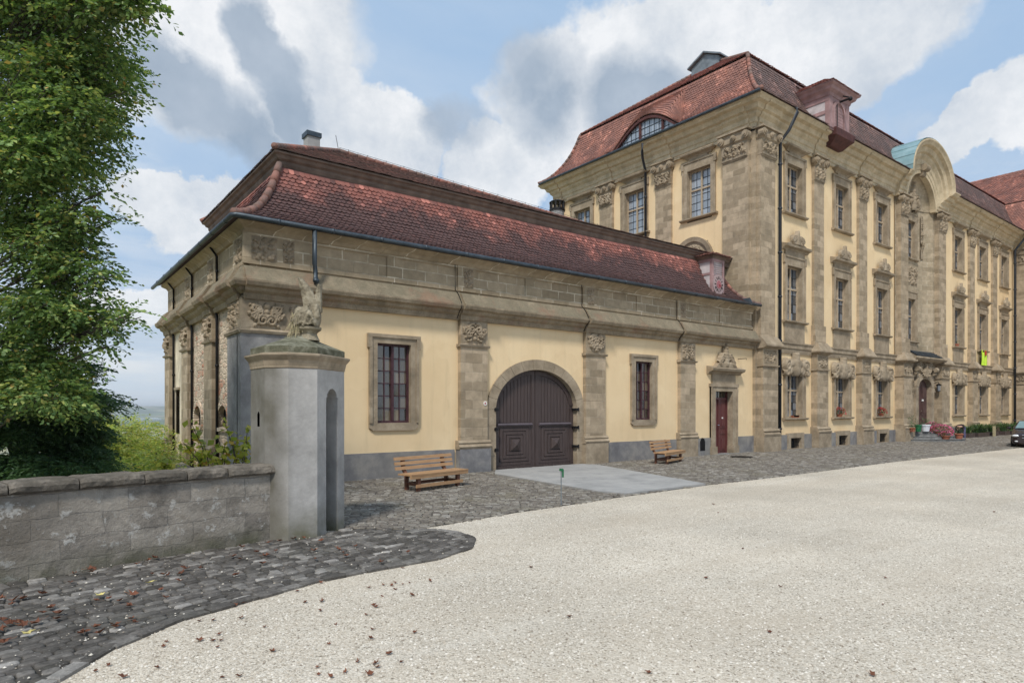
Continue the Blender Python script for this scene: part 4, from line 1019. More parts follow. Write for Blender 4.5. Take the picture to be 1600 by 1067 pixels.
for sg in (-1, 1):
    s = MB(); s_in, s_out = gate_c + sg * .012, gate_c + sg * (gi - .012)
    N = 14; top = [(s_in + (s_out - s_in) * i / N) for i in range(N + 1)]
    outline = [(s_in, -.03)] + [(x, 1.61 + 1.09 * math.sqrt(max(0, 1 - ((x - gate_c) / gi) ** 2))) for x in top] + [(s_out, -.03)]
    s.wedge(FR, outline, -.20, -.14)
    # frame ring on top of the leaf
    inner = lambda x, z, k: (gate_c + sg * (.13 + (abs(x - gate_c) - .012) * (gi - .26) / (gi - .024)), z)
    arcp = [(x, 1.61 + 1.09 * math.sqrt(max(0, 1 - ((x - gate_c) / gi) ** 2))) for x in top]
    for (xa, za), (xb, zb_) in zip(arcp, arcp[1:]):
        ia = (gate_c + (xa - gate_c) * .90, 1.61 + (za - 1.61) * .90) if True else 0
        ib = (gate_c + (xb - gate_c) * .90, 1.61 + (zb_ - 1.61) * .90)
        s.wedge(FR, [(xa, za), (xb, zb_), ib, ia], -.145, -.11)
    a, b_ = sorted((gate_c + sg * .012, gate_c + sg * .13)); s.box(a, b_, -.145, -.108, -.03, 2.62, FR)
    a, b_ = sorted((gate_c + sg * (gi - .14), gate_c + sg * (gi - .012))); s.box(a, b_, -.145, -.108, -.03, 1.62, FR)
    pa, pb = sorted((gate_c + sg * .13, gate_c + sg * (gi - .14)))
    s.box(pa, pb, -.145, -.108, -.03, .10, FR)
    # vertical boards
    n = 10
    for i in range(n):
        x0_ = pa + (pb - pa) * i / n; x1_ = pa + (pb - pa) * (i + 1) / n - .014
        zt = 1.61 + .97 * math.sqrt(max(0, 1 - ((max(abs(x0_ - gate_c), abs(x1_ - gate_c))) / (gi - .12)) ** 2))
        s.box(x0_, x1_, -.145, -.125, 1.26, zt, FR)
    # nested panel frames and pyramid boss
    cx, cz = (pa + pb) / 2, .66; W_, H_ = (pb - pa) / 2, .55
    for k in range(5):
        f = 1 - k * .175; o_ = -.118 + k * .0105
        for (xa, xb, za, zb_) in ((cx - W_ * f, cx - W_ * f + .09, cz - H_ * f, cz + H_ * f), (cx + W_ * f - .09, cx + W_ * f, cz - H_ * f, cz + H_ * f), (cx - W_ * f + .09, cx + W_ * f - .09, cz - H_ * f, cz - H_ * f + .075), (cx - W_ * f + .09, cx + W_ * f - .09, cz + H_ * f - .075, cz + H_ * f)):
            s.box(xa, xb, -.145, o_, za, zb_, FR)
    s.box(cx - .16, cx + .16, -.145, -.10, cz - .16, cz + .16, FR)
    s.loft([[FR(cx - e, o_, cz - e), FR(cx + e, o_, cz - e), FR(cx + e, o_, cz + e), FR(cx - e, o_, cz + e)] for e, o_ in ((.15, -.1), (.14, -.06), (.004, .01))])
    gl = s.build('gate_leaf', 'gate_wood', gate)
    s = MB(); a, b_ = sorted((pa, pb)); s.mold(FR, a, b_, [(-.13, 1.17), (-.06, 1.18), (-.045, 1.21), (-.06, 1.24), (-.13, 1.25)]); s.build('gate_rail', 'dark_rail', gl)
    s = MB()
    for z in (.55, 1.1, 1.62):
        x = gate_c + sg * (gi + .0); s.box(min(x - .07 * sg, x + .06 * sg), max(x - .07 * sg, x + .06 * sg), -.12, .075, z - .035, z + .035, FR)
        s.tube([FR(x + .03 * sg, .08, z - .05), FR(x + .03 * sg, .08, z + .05)], .022, 6)
    s.build('hinge', 'iron', gl)
# red door
s = MB(); dc, dh, doh = 20.13, .52, .80
s.box(dc - doh, dc - dh, -.3, .06, -.1, 2.26, FR); s.box(dc + dh, dc + doh, -.3, .06, -.1, 2.26, FR); s.box(dc - doh, dc + doh, -.3, .06, 2.26, 2.50, FR)
for e, o_ in ((.0, .09), (.10, .075)):
    s.box(dc - doh + e, dc - doh + e + .06, .0, o_, .3, 2.42 - e * .6, FR); s.box(dc + doh - e - .06, dc + doh - e, .0, o_, .3, 2.42 - e * .6, FR)
s.box(dc - doh - .05, dc + doh + .05, 0, .095, 2.42, 2.53, FR); s.box(dc - doh - .03, dc - dh + .03, -.3, .12, -.1, .30, FR); s.box(dc + dh - .03, dc + doh + .03, -.3, .12, -.1, .30, FR)
s.box(dc - .7, dc + .7, 0, .05, 2.5, 2.92, FR)
s.mold(FR, dc - .98, dc + .98, [(0, 2.86), (.08, 2.87), (.12, 2.93), (.26, 2.98), (.29, 3.06), (.12, 3.13), (0, 3.15)])
s.wedge(FR, [(dc - .62, 3.12), (dc + .62, 3.12), (dc + .5, 3.26), (dc - .5, 3.26)], 0, .18)
relief(s, FR, dc - .50, dc + .50, 3.15, 3.98, .05, .17, 17, 12, 'crest', .022)
ds = s.build('door_surround', 'trim_stone', LOW)
s = MB(); s.box(dc - dh, dc - .008, -.26, -.21, .03, 1.98, FR); s.box(dc + .008, dc + dh, -.26, -.21, .03, 1.98, FR); s.box(dc - dh, dc + dh, -.25, -.17, 1.97, 2.04, FR)
for sg in (-1, 1):
    for z0_, z1_ in ((.10, .62), (.72, .84), (.94, 1.88)):
        a, b_ = sorted((dc + sg * .10, dc + sg * .42)); s.box(a, b_, -.212, -.19, z0_, z1_, FR)
        if z1_ - z0_ > .3: s.box(a + .06, b_ - .06, -.195, -.172, z0_ + .07, z1_ - .07, FR)
s.box(dc - .035, dc + .035, -.22, -.165, .03, 1.97, FR)
s.box(dc - dh, dc - dh + .05, -.25, -.17, .03, 2.26, FR); s.box(dc + dh - .05, dc + dh, -.25, -.17, .03, 2.26, FR)
dd = s.build('door', 'door_paint', LOW)
s = MB(); s.box(dc - dh, dc + dh, -.25, -.24, 2.04, 2.26, FR); s.build('transom_glass', 'old_glass', dd)
s = MB()
for i in range(1, 6): x = dc - dh + 2 * dh * i / 6; s.box(x - .008, x + .008, -.24, -.225, 2.04, 2.26, FR)
s.build('transom_bars', 'iron', dd)
s = MB(); s.box(dc + .16, dc + .24, -.17, -.162, 1.28, 1.33, FR); s.box(dc - .36, dc - .30, -.17, -.162, 1.12, 1.17, FR); s.build('door_notice', 'white_label', dd)
s = MB(); s.tube([FR(dc - .07, -.17, 1.05), FR(dc - .07, -.11, 1.05), FR(dc - .17, -.11, 1.05)], .014, 6); s.build('handle', 'chrome', dd)
s = MB(); s.box(dc - doh, dc + doh, -.3, .22, -.1, .03, FR); s.build('threshold', 'kerb_stone', LOW)
# small disc notice on the pilaster left of the gate
s = MB(); s.loft([[FR(9.58 + .055 * math.cos(a), o_, 1.78 + .055 * math.sin(a)) for a in [6.283 * i / 14 for i in range(14)]] for o_ in (.13, .145)]); nt = s.build('notice_disc', 'white_label', LOW)
s = MB(); s.wedge(FR, [(9.56, 1.75), (9.61, 1.78), (9.56, 1.81)], .144, .149); s.build('arrow_mark', 'red_paint', nt)
s = MB(); s.tube([FR(21.05, 0, 3.47), FR(21.05, .35, 3.47), FR(21.05, .35, 3.42)], .012, 5); s.build('wall_bracket', 'iron', LOW)
# roof: curved lower slope, moulded timber cornice, upper roof
lp = [(0, 5.50), (.26, 5.60), (.55, 5.80), (.80, 6.07), (1.0, 6.42), (1.17, 6.80), (1.30, 7.15)]
AX, AY = XL - .33, YF - .35
LX = 21.95 - AX; LY = 22.9 - AY
s = MB(); un = MB()
dsk = lambda c, i: 19.9 < AX + c < 20.6 and .45 < i
tiles(s, (AX, AY), LX, (1, 0), (0, 1), lp, 1, .8, .122, .105, dsk, un, seed=5)
s.build('front_lower_roof', 'old_tile', LOW, recalc=False)
s = MB(); tiles(s, (AX, AY), LY, (0, 1), (1, 0), lp, 1, 1, .122, .105, None, un, seed=6)
s.build('side_lower_roof', 'old_tile', LOW, recalc=False)
un.build('roof_boarding', 'roof_board', LOW, recalc=False)
s = MB()
fl = [(-.3, 7.10), (.0, 7.12), (.03, 7.18), (.03, 7.24), (.09, 7.28), (.12, 7.34), (.18, 7.37), (.18, 7.41), (-.3, 7.42)]
bx, by = AX + 1.30, AY + 1.30
q1 = lambda o, z: (bx - o, by - o, z)
s.loft([[(XS, by - o, z) for o, z in fl], [q1(o, z) for o, z in fl], [(bx - o, AY + LY - 1.3 + o, z) for o, z in fl]])
s.build('timber_cornice', 'brown_cornice', LOW)
s = MB()
ux0, uy0 = bx - .2, by - .2; apx, apy, apz = 7.9, 19.2, 9.62
d1 = math.hypot(0, 0)
rise = lambda L_: None
# south face of the upper roof (ridge sags slightly toward the palace)
def slope_quadstrip(P00, P01, P10, P11, w=.15, e=.14, seed=0):
    """tile rows on a bilinear patch: P00-P01 eave, P10-P11 ridge"""
    r = random.Random(seed); P00, P01, P10, P11 = map(Vector, (P00, P01, P10, P11))
    f = lambda u, v: P00.lerp(P01, u).lerp(P10.lerp(P11, u), v)
    nrm = (P01 - P00).cross(P10 - P00).normalized()
    if nrm.z < 0: nrm = -nrm
    H_ = (P10 - P00).length; rows = int(((P10 + P11) / 2 - (P00 + P01) / 2).length / e)
    for j in range(rows):
        v0 = max(0, (j - .15) / rows); v1 = min(1, (j + 1.4) / rows); Lr = (f(1, v0) - f(0, v0)).length; n = max(1, int(Lr / w))
        for i in range(n):
            u0 = (i + .5 * (j % 2)) / n; u1 = min(1, u0 + .96 / n); u0 = min(u0, 1)
            if u1 <= u0: continue
            up = r.uniform(.016, .028); um = (u0 + u1) / 2
            a, b2, c2, d2 = f(u0, v0) + nrm * up, f(u1, v0) + nrm * up, f(u1, v1) + nrm * .002, f(u0, v1) + nrm * .002
            dn = -nrm * .02; nn = len(s.v); tipv = f(um, max(0, v0 - .25 / rows)) + nrm * up
            s.v += [tuple(a), tuple(tipv), tuple(b2), tuple(c2), tuple(d2), tuple(a + dn), tuple(tipv + dn), tuple(b2 + dn)]
            s.f += [(nn, nn + 1, nn + 2, nn + 3, nn + 4), (nn, nn + 5, nn + 6, nn + 1), (nn + 1, nn + 6, nn + 7, nn + 2)]
ye = AY + LY - 1.1
slope_quadstrip((ux0, uy0, 7.43), (XS, uy0, 7.43), (apx, apy, apz), (XS, apy, 9.05), seed=1)
slope_quadstrip((ux0, uy0, 7.43), (ux0, ye, 7.43), (apx, apy, apz), (apx, apy + .02, apz), seed=2)
s.quad((ux0, uy0, 7.41), (XS, uy0, 7.41), (XS, apy, 9.03), (apx, apy, apz - .02)); s.quad((ux0, uy0, 7.41), (apx, apy, apz - .02), (ux0, ye, 7.41)); s.quad((ux0, ye, 7.41), (apx, apy, apz - .02), (XS, apy, 9.03), (XS, ye, 7.41))
s.build('upper_roof', 'lichen_tile', LOW, recalc=False)
for pts_, r_r, sg_ in (([(AX + p[0] - .03, AY + p[0] - .03, p[1] + .02) for p in lp], .078, .27), ([(AX + LX - p[0] * .8, AY + p[0] - .03, p[1] + .02) for p in lp], .06, .24),
        ([(ux0, uy0, 7.47), (apx, apy, apz + .04)], .065, .24), ([(ux0, ye, 7.47), (apx, apy, apz + .04)], .065, .24), ([(apx, apy, apz + .04), (XS, apy, 9.09)], .07, .3)):
    s = MB(); ridge_tiles(s, pts_, r_r, sg_); s.build('ridge_tiles', 'ridge_tile', LOW, smooth=True)
s = MB(); s.wedge(lambda a, o, z: (21.35 + a * .3, o, z), [(0, 5.56), (1, 5.54), (.3, 5.74)], AY + .1, AY + .9); s.build('lead_flashing', 'gutter_metal', LOW)
# snow-guard clips along the upper ridge
s = MB()
for i in range(22):
    t = (i + .5) / 22; p_ = Vector((apx, apy, apz)).lerp(Vector((XS, apy, 9.09)), t); s.tube([p_ + Vector((0, 0, .05)), p_ + Vector((0, 0, .17))], .009, 4)
s.tube([(apx, apy, apz + .15), (XS, apy, 9.22)], .006, 4); s.tube([(apx, apy, apz), (apx - .1, apy, apz + .5)], .009, 4)
s.build('lightning_wire', 'iron', LOW)
# gutter
s = MB(); s.tube([(AX - .06, 23.0, 5.44), (AX - .06, AY - .0, 5.47), (AX - .0, AY - .06, 5.47), (21.9, AY - .06, 5.47)], .052, 10)
for x in np.arange(4.2, 21.8, 1.15): s.tube([(x, AY - .06, 5.47), (x + .05, AY - .06, 5.47)], .058, 10)
for y in np.arange(13.9, 22.8, 1.15): s.tube([(AX - .06, y, 5.46), (AX - .06, y + .05, 5.46)], .058, 10)
s.build('gutter', 'gutter_metal', LOW, smooth=True)
downpipe([(4.98, AY - .04, 5.42), (4.98, AY - .04, 4.72), (5.02, AY + .02, 4.58), (5.0, AY - .06, 4.42), (5.0, AY - .08, 4.3)], .052, LOW, 'gutter_metal')
# chimneys
s = MB(); s.box(6.95, 7.33, 19.28, 19.66, 8.9, 9.98); ch = s.build('chimney', 'concrete', LOW)
s = MB(); s.box(6.91, 7.37, 19.24, 19.70, 9.94, 10.08); s.build('chimney_cap', 'gutter_metal', ch)
s = MB(); s.lathe((20.3, 23.0, 0), [(.33, 7.5), (.33, 11.05), (.28, 11.05)], 16); ch = s.build('round_chimney', 'concrete', LOW)
s = MB(); s.lathe((20.3, 23.0, 0), [(.38, 11.0), (.38, 11.09)], 16); s.lathe((20.3, 23.0, 0), [(.38, 11.42), (.30, 11.48), (.1, 11.53)], 16)
for i in range(10): a = i * .6283; s.tube([(20.3 + .33 * math.cos(a), 23 + .33 * math.sin(a), 11.05), (20.3 + .33 * math.cos(a), 23 + .33 * math.sin(a), 11.45)], .04, 4)
s.build('chimney_cage', 'iron', ch)
# clock dormer
cx0, cx1, cy = 19.90, 20.60, AY + .66
s = MB(); s.box(cx0, cx1, cy, cy + 1.3, 5.9, 7.12); cd = s.build('clock_dormer', 'dormer_panel', LOW)
s = MB()
for x in (cx0 - .015, cx1 - .085): s.box(x, x + .10, cy - .03, cy + .08, 5.88, 7.1)
s.box(cx0 + .085, cx1 - .085, cy - .012, cy + .02, 5.88, 6.42); s.box(cx0 - .02, cx1 + .02, cy - .035, cy + 1.3, 6.98, 7.12); s.box(cx0 - .02, cx0, cy + .05, cy + .9, 6.5, 6.58)
for i in range(7): z = 6.49 + i * .072; s.quad((cx0 + .08, cy - .025, z), (cx1 - .08, cy - .025, z), (cx1 - .08, cy + .01, z + .03), (cx0 + .08, cy + .01, z + .03))
s.build('dormer_frame', 'dormer_paint', cd)
s = MB(); s.box(cx0 + .08, cx1 - .08, cy + .005, cy + .015, 6.42, 7.0); s.build('louvre_gap', 'black_gap', cd)
s = MB(); q = .16; ce = [(0, 7.06), (.05, 7.08), (.07, 7.14), (.14, 7.17), (.14, 7.20), (0, 7.2)]
s.loft([[(cx0 - o, cy + 1.0, z) for o, z in ce], [(cx0 - o, cy - o, z) for o, z in ce], [(cx1 + o, cy - o, z) for o, z in ce], [(cx1 + o, cy + 1.0, z) for o, z in ce]]); s.build('dormer_cornice', 'brown_cornice', cd)
s = MB(); W_ = cx1 - cx0 + .4; pr = [(0, 7.2), (.25, 7.27), (.52, 7.40)]
tiles(s, (cx0 - .2, cy - .2), W_, (1, 0), (0, 1), pr, .6, .6, .11, .1, seed=8); tiles(s, (cx0 - .2, cy - .2), 1.4, (0, 1), (1, 0), pr, .6, 0, .11, .1, seed=9); tiles(s, (cx1 + .2, cy - .2), 1.4, (0, 1), (-1, 0), pr, .6, 0, .11, .1, seed=10)
s.build('dormer_tiles', 'red_tile', cd, recalc=False)
ccx, ccz = (cx0 + cx1) / 2, 6.16
s = MB(); ringf = lambda r_, y: [(ccx + r_ * math.cos(a), y, ccz + r_ * 1.12 * math.sin(a)) for a in [6.28318 * i / 28 for i in range(28)]]
s.loft([ringf(.33, cy - .01), ringf(.33, cy - .05)]); ck = s.build('clock_face', 'pale_pink_paint', cd)
s = MB(); s.loft([ringf(.13, cy - .05), ringf(.13, cy - .062)]); s.build('clock_centre', 'clock_pink', ck)
s = MB()
numerals = ['XII', 'I', 'II', 'III', 'IIII', 'V', 'VI', 'VII', 'VIII', 'IX', 'X', 'XI']
for i, nm in enumerate(numerals):
    a = math.pi / 2 - i * math.pi / 6; rad = Vector((math.cos(a), math.sin(a))); tan = Vector((rad.y, -rad.x)); wid = .0
    x = -(len(nm) - 1) * .009
    for ch_ in nm:
        def st(p, q_):
            P_ = [ (ccx + (rad.x * (.16 + .095 * v) + tan.x * (x + u)), cy - .054, ccz + 1.12 * (rad.y * (.16 + .095 * v) + tan.y * (x + u))) for u, v in (p, q_)]
            s.tube([P_[0], P_[1]], .0065, 4)
        if ch_ == 'I': st((0, .1), (0, .95))
        elif ch_ == 'V': st((-.009, .95), (0, .1)); st((.009, .95), (0, .1))
        else: st((-.009, .95), (.009, .1)); st((.009, .95), (-.009, .1))
        x += .018
s.build('clock_numerals', 'black_gap', ck)
s = MB(); s.tube([(ccx, cy - .07, ccz), (ccx + .06, cy - .07, ccz - .11)], .011, 5); s.tube([(ccx, cy - .07, ccz), (ccx + .17, cy - .07, ccz - .06)], .008, 5); s.build('clock_hands', 'red_paint', ck)
# =================================================================== GROUND
def sheet(name, poly, z, mat, kind='structure', thick=None):
    s = MB()
    if thick: s.loft([[(x, y, z - thick) for x, y in poly], [(x, y, z) for x, y in poly]])
    else: s.quad(*[(x, y, z) for x, y in poly])
    o = s.build(name, mat); tag(o, kind=kind); return o
WALLN = (.9813, .1914)     # direction of the parapet
sheet('gravel_courtyard', [(-60, -70), (140, -70), (140, 25), (3.9, 25), (3.9, 13.9), (3.55, 13.9), (3.5, 8.75), (2.5, 8.45), (-.14, 7.9), (-60, -3.8)], 0, 'gravel')
pathp = [(.15, 4.76), (.49, 5.2), (.99, 5.57), (1.63, 5.79), (2.3, 6.02), (3.0, 6.08), (3.62, 6.1), (4.2, 6.34), (4.53, 6.75), (4.58, 7.17), (4.46, 7.5), (4.18, 7.74), (3.51, 8.33), (3.0, 8.1), (2.58, 8.2), (-.14, 7.67), (-7, 6.33), (-7, 1.0), (-2.5, 2.6), (-.6, 4.0)]
inner = [(3.53, 8.34), (4.18, 7.76), (4.82, 7.82), (6.19, 8.05), (7.28, 8.12), (8.7, 8.27), (11.89, 8.45), (13.93, 8.42), (17.33, 8.51), (21.89, 8.64), (26.75, 8.56), (33.72, 8.5), (54, 8.5), (54, 13.9), (3.6, 13.9), (3.53, 8.8)]
sheet('cobbled_path_bed', pathp, .005, 'joint_dirt'); sheet('cobbled_apron_bed', inner, .006, 'joint_dirt')
slab = [(9.33, 12.9), (8.96, 8.95), (9.11, 8.38), (11.68, 8.44), (13.11, 13.0), (13.0, 13.65), (9.9, 13.65)]
def inside(p, poly):
    x, y = p; c = False
    for (x0, y0), (x1, y1) in zip(poly, poly[1:] + poly[:1]):
        if (y0 > y) != (y1 > y) and x < (x1 - x0) * (y - y0) / (y1 - y0) + x0: c = not c
    return c
def cobbles(name, poly, ang, w, h, mat, excl=None, zt=.022, seed=0, fan=False):
    r = random.Random(seed); V = []; F = []
    xs = [p[0] for p in poly]; ys = [p[1] for p in poly]
    ca, sa = math.cos(ang), math.sin(ang); cx, cy = sum(xs) / len(xs), sum(ys) / len(ys); Rr = max(max(xs) - min(xs), max(ys) - min(ys))
    j = int(-Rr / h)
    while j * h < Rr:
        u = -Rr + r.uniform(0, w); hh = h
        while u < Rr:
            ww = w * r.uniform(.7, 1.35); cu, cv = u + ww / 2, j * h; u += ww
            if fan: cv += .35 * math.sin(cu * .9) 
            cv += .05 * math.sin(cu * 2.1 + j * .15) 
            x, y = cx + cu * ca - cv * sa, cy + cu * sa + cv * ca
            if not inside((x, y), poly) or (excl and inside((x, y), excl)): continue
            a, b = ww * .485, hh * .475; tilt = (r.uniform(-.05, .05), r.uniform(-.05, .05)); zz = zt * r.uniform(.55, 1.15); rot = r.uniform(-.08, .08)
            ja = [(1, .62), (.8, .96), (-.78, .98), (-1, .6), (-.98, -.66), (-.8, -.98), (.8, -.98), (1, -.66)]
            jr = [(p * r.uniform(.9, 1.04), q * r.uniform(.9, 1.04)) for p, q in ja]; n0 = len(V)
            for f, z in ((1.0, .002), (.955, .70), (.84, .97), (.35, 1.0)):
                for p, q in jr:
                    du, dv = p * a * f, q * b * f; du, dv = du - dv * rot, dv + du * rot
                    V.append((x + du * ca - dv * sa, y + du * sa + dv * ca, .006 + (zz * z + (tilt[0] * du + tilt[1] * dv) * (1 if z > .1 else 0)) if z > .1 else 0.0))
            for k in range(3):
                for i in range(8):
                    i2 = (i + 1) % 8; F.append((n0 + k * 8 + i, n0 + k * 8 + i2, n0 + (k + 1) * 8 + i2, n0 + (k + 1) * 8 + i))
            F += [(n0 + 24, n0 + 25, n0 + 26, n0 + 27), (n0 + 24, n0 + 27, n0 + 28, n0 + 31), (n0 + 28, n0 + 29, n0 + 30, n0 + 31)]
        j += 1
    o = npmesh(name, V, F, mat, smooth=True); tag(o, kind='structure'); return o
cobbles('cobbled_path', pathp, R(14), .138, .088, 'cobble_dark', seed=2, zt=.020)
cobbles('cobbled_apron', inner, R(-38), .135, .095, 'cobble_warm', slab, seed=3, zt=.019)
# raised edging course round the tongue of the path
s = MB(); ed = pathp[-1:] + pathp[:12]
r = random.Random(4)
for (x0, y0), (x1, y1) in zip(ed, ed[1:]):
    L_ = math.hypot(x1 - x0, y1 - y0); n = max(1, int(L_ / .2)); dx, dy = (x1 - x0) / L_, (y1 - y0) / L_
    for i in range(n):
        a, b = i * L_ / n + .006, (i + 1) * L_ / n - .006; z = .03 + r.uniform(-.008, .006); wv = .055 + r.uniform(-.01, .01)
        P = lambda t, o, z: (x0 + dx * t - dy * o, y0 + dy * t + dx * o, z)
        s.loft([[P(a, -wv, -.01), P(b, -wv, -.01), P(b, wv, -.01), P(a, wv, -.01)], [P(a, -wv, z * .7), P(b, -wv, z * .7), P(b, wv, z * .7), P(a, wv, z * .7)], [P(a + .02, -wv * .7, z), P(b - .02, -wv * .7, z), P(b - .02, wv * .7, z), P(a + .02, wv * .7, z)]])
tag(s.build('path_edging', 'cobble_dark', smooth=False), kind='structure')
sheet('gate_ramp_slab', slab, .045, 'concrete', thick=.06)
s = MB(); s.lathe((19.2, 12.45, 0), [(.36, .0), (.36, .042), (.33, .045)], 24); s.lathe((19.2, 12.45, 0), [(.30, .044), (.30, .05)], 24)
tag(s.build('manhole_cover', 'iron', org=(19.2, 12.45, 0)), 'round dark iron manhole cover set in the cobbles before the red door', 'manhole')
# loose gravel stones near the camera
rs = np.random.RandomState(3); V = []; F = []
N = 70000
d_ = 3.4 + rs.rand(N) ** 1.5 * 8.0; t_ = rs.rand(N) * 1.75 - .88
X = d_ * .6076 + d_ * t_ * .7942; Y = d_ * .7942 - d_ * t_ * .6076
inp = np.array([inside((x, y), pathp) or inside((x, y), inner) for x, y in zip(X, Y)]); keep = ~inp | (rs.rand(N) < .05); X = X[keep]; Y = Y[keep]; Z0 = np.where(inp[keep], .026, .001); N = len(X)
sz = .004 + rs.rand(N) ** 4 * .010
base = np.array([(1, 0, 0), (.2, 1, 0), (-1, .1, 0), (-.1, -1, 0), (.1, .1, .75)])
ang = rs.rand(N) * 6.28; ca, sa = np.cos(ang), np.sin(ang)
P = base[None] * (sz[:, None, None]) * (1 + .4 * (rs.rand(N, 5, 3) - .5))
Px = P[:, :, 0] * ca[:, None] - P[:, :, 1] * sa[:, None] + X[:, None]; Py = P[:, :, 0] * sa[:, None] + P[:, :, 1] * ca[:, None] + Y[:, None]
V = np.stack([Px, Py, P[:, :, 2] + Z0[:, None]], -1).reshape(-1, 3); b = (np.arange(N) * 5)[:, None, None]
F = (b + np.array([(0, 1, 4), (1, 2, 4), (2, 3, 4), (3, 0, 4)])[None]).reshape(-1, 3)
tag(npmesh('loose_gravel', V, F, 'pebble'), kind='stuff')

# terrain beyond the wall, down into the valley and up to the far hills
def hn(x, y, s):
    return math.sin(x * s + 1.3) * math.cos(y * s * 1.3 + .4) + .5 * math.sin(x * s * 2.3 + y * s * 1.7) + .25 * math.sin(x * s * 5.1 - y * s * 4.3)
def terr(x, y):
    r = math.hypot(x, y)
    bd = 7.7 + (x + .14) * .195 if x < 3.4 else 25.5
    if x >= 3.4 and y < 25.5 or y < bd: out = 0
    else: out = (y - bd) if x < 3.4 else y - 25.5
    if x >= 3.4 and x < 5: out = min(out, 99)
    far = -58 + 3 * hn(x, y, .0016)
    if r > 5200:
        t = min(1, (r - 5200) / 2600); t = t * t * (3 - 2 * t); far += t * (80 + 4.5 * hn(x, y, .0006))
    elif r > 4000: far += 3 * math.sin((r - 4000) / 380)
    if out <= 0 and r < 140: return -.3
    if out <= 0: out = r - 140
    z = -.3 - min(out, 1.5) * .7 - max(0, out - 1.5) * .24
    return max(z, far) if r < 3000 else far
rad = [0, 2, 3.5, 5, 6, 7, 7.5, 8, 8.5, 9, 9.6, 10.5, 12, 14, 17, 20, 23, 26, 28, 31, 36] + list(np.geomspace(44, 9800, 72))
NA = 260; V = []; F = []
for r_ in rad:
    for k in range(NA):
        a = 2 * math.pi * k / NA; x, y = r_ * math.cos(a), r_ * math.sin(a); V.append((x, y, terr(x, y)))
for i in range(len(rad) - 1):
    for k in range(NA):
        k2 = (k + 1) % NA; F.append((i * NA + k, i * NA + k2, (i + 1) * NA + k2, (i + 1) * NA + k))
tag(npmesh('valley_terrain', V, F, 'terrain', smooth=True), kind='structure')
gx, gy = 3300 * (.6076 - .7942 * .565), 3300 * (.7942 + .6076 * .565)
s = MB()
for k in range(5): s.loft([[(gx - 62 + a, gy + 62 * .7 * (-1) + k * 26 + b, z) for a, b in ((0, 0), (130, 95), (118, 112), (-12, 17))] for z in (-60, -50)])
tag(s.build('greenhouse_roofs', 'white_plastic', org=(gx, gy, -58)), 'long pale greenhouse roofs down in the distant hazy valley', 'greenhouse')

# =================================================================== SENTRY BOX
oct_ = [(2.40, 8.75), (2.42, 8.22), (2.64, 8.0), (3.0, 7.985), (3.55, 8.44), (3.52, 8.86), (3.2, 9.15), (2.72, 9.15)]
SC = (2.97, 8.56)
SB = thing('sentry_box', (SC[0], SC[1], 0), 'grey rendered sentry box with stone cap and narrow arched opening beside the parapet', 'sentry box')
s = MB()
def facet(p, q):
    L_ = math.hypot(q[0] - p[0], q[1] - p[1]); dx, dy = (q[0] - p[0]) / L_, (q[1] - p[1]) / L_
    return L_, (lambda u, o, z: (p[0] + dx * u + dy * o, p[1] + dy * u - dx * o, z))
n8 = len(oct_)
for i in range(n8):
    L_, fr = facet(oct_[i], oct_[(i + 1) % n8]); hz = -1.0 if i in (0, 5, 6, 7) else -.15
    hs = []
    if i == 3: hs = [(a, b, -.3 if k else -.3, z) for k, (a, b, _, z) in enumerate(arch_slices(.375, .15, 0, 1.72, .19, 12))]
    if i == 0: hs = arch_slices(.30, .045, 1.42, 1.55, .06, 6)
    wall_sheet(s, fr, 0, L_, hz, 2.18, hs)
    if i == 3:
        for k in range(12):
            a0, a1 = math.pi * k / 12, math.pi * (k + 1) / 12; q = lambda a: (.375 + .15 * math.cos(a), 1.72 + .19 * math.sin(a))
            s.quad(fr(q(a0)[0], 0, q(a0)[1]), fr(q(a1)[0], 0, q(a1)[1]), fr(q(a1)[0], -.16, q(a1)[1]), fr(q(a0)[0], -.16, q(a0)[1]))
        for u in (.225, .525): s.quad(fr(u, 0, -.1), fr(u, -.16, -.1), fr(u, -.16, 1.72), fr(u, 0, 1.72))
    if i == 0: s.quad(fr(.2, -.05, 1.3), fr(.4, -.05, 1.3), fr(.4, -.05, 1.7), fr(.2, -.05, 1.7))
inn = [(SC[0] + (x - SC[0]) * .72, SC[1] + (y - SC[1]) * .72) for x, y in oct_]
for i in range(n8):
    if i == 3: continue
    a, b = inn[i], inn[(i + 1) % n8]; s.quad((*a, 0.02), (*b, .02), (*b, 2.1), (*a, 2.1))
s.quad(*[(x, y, 2.1) for x, y in inn]); s.quad(*[(x, y, .03) for x, y in inn])
s.build('body', 'sentry_render', SB, recalc=False)
def octs(f, z): return [(SC[0] + (x - SC[0]) * f, SC[1] + (y - SC[1]) * f, z) for x, y in oct_]
s = MB(); s.loft([octs(f, z) for f, z in ((1.0, 2.15), (1.02, 2.16), (1.02, 2.18), (1.03, 2.20), (1.05, 2.25), (1.11, 2.29), (1.135, 2.31), (1.135, 2.33), (1.02, 2.345))])
s.build('cornice', 'trim_stone', SB)
s = MB(); s.loft([octs(f, z) for f, z in ((1.0, 2.33), (1.01, 2.34), (1.01, 2.425), (.98, 2.432), (.78, 2.475), (.52, 2.53), (.32, 2.58), (.30, 2.60))])
s.build('roof_cap', 'mossy_stone', SB)
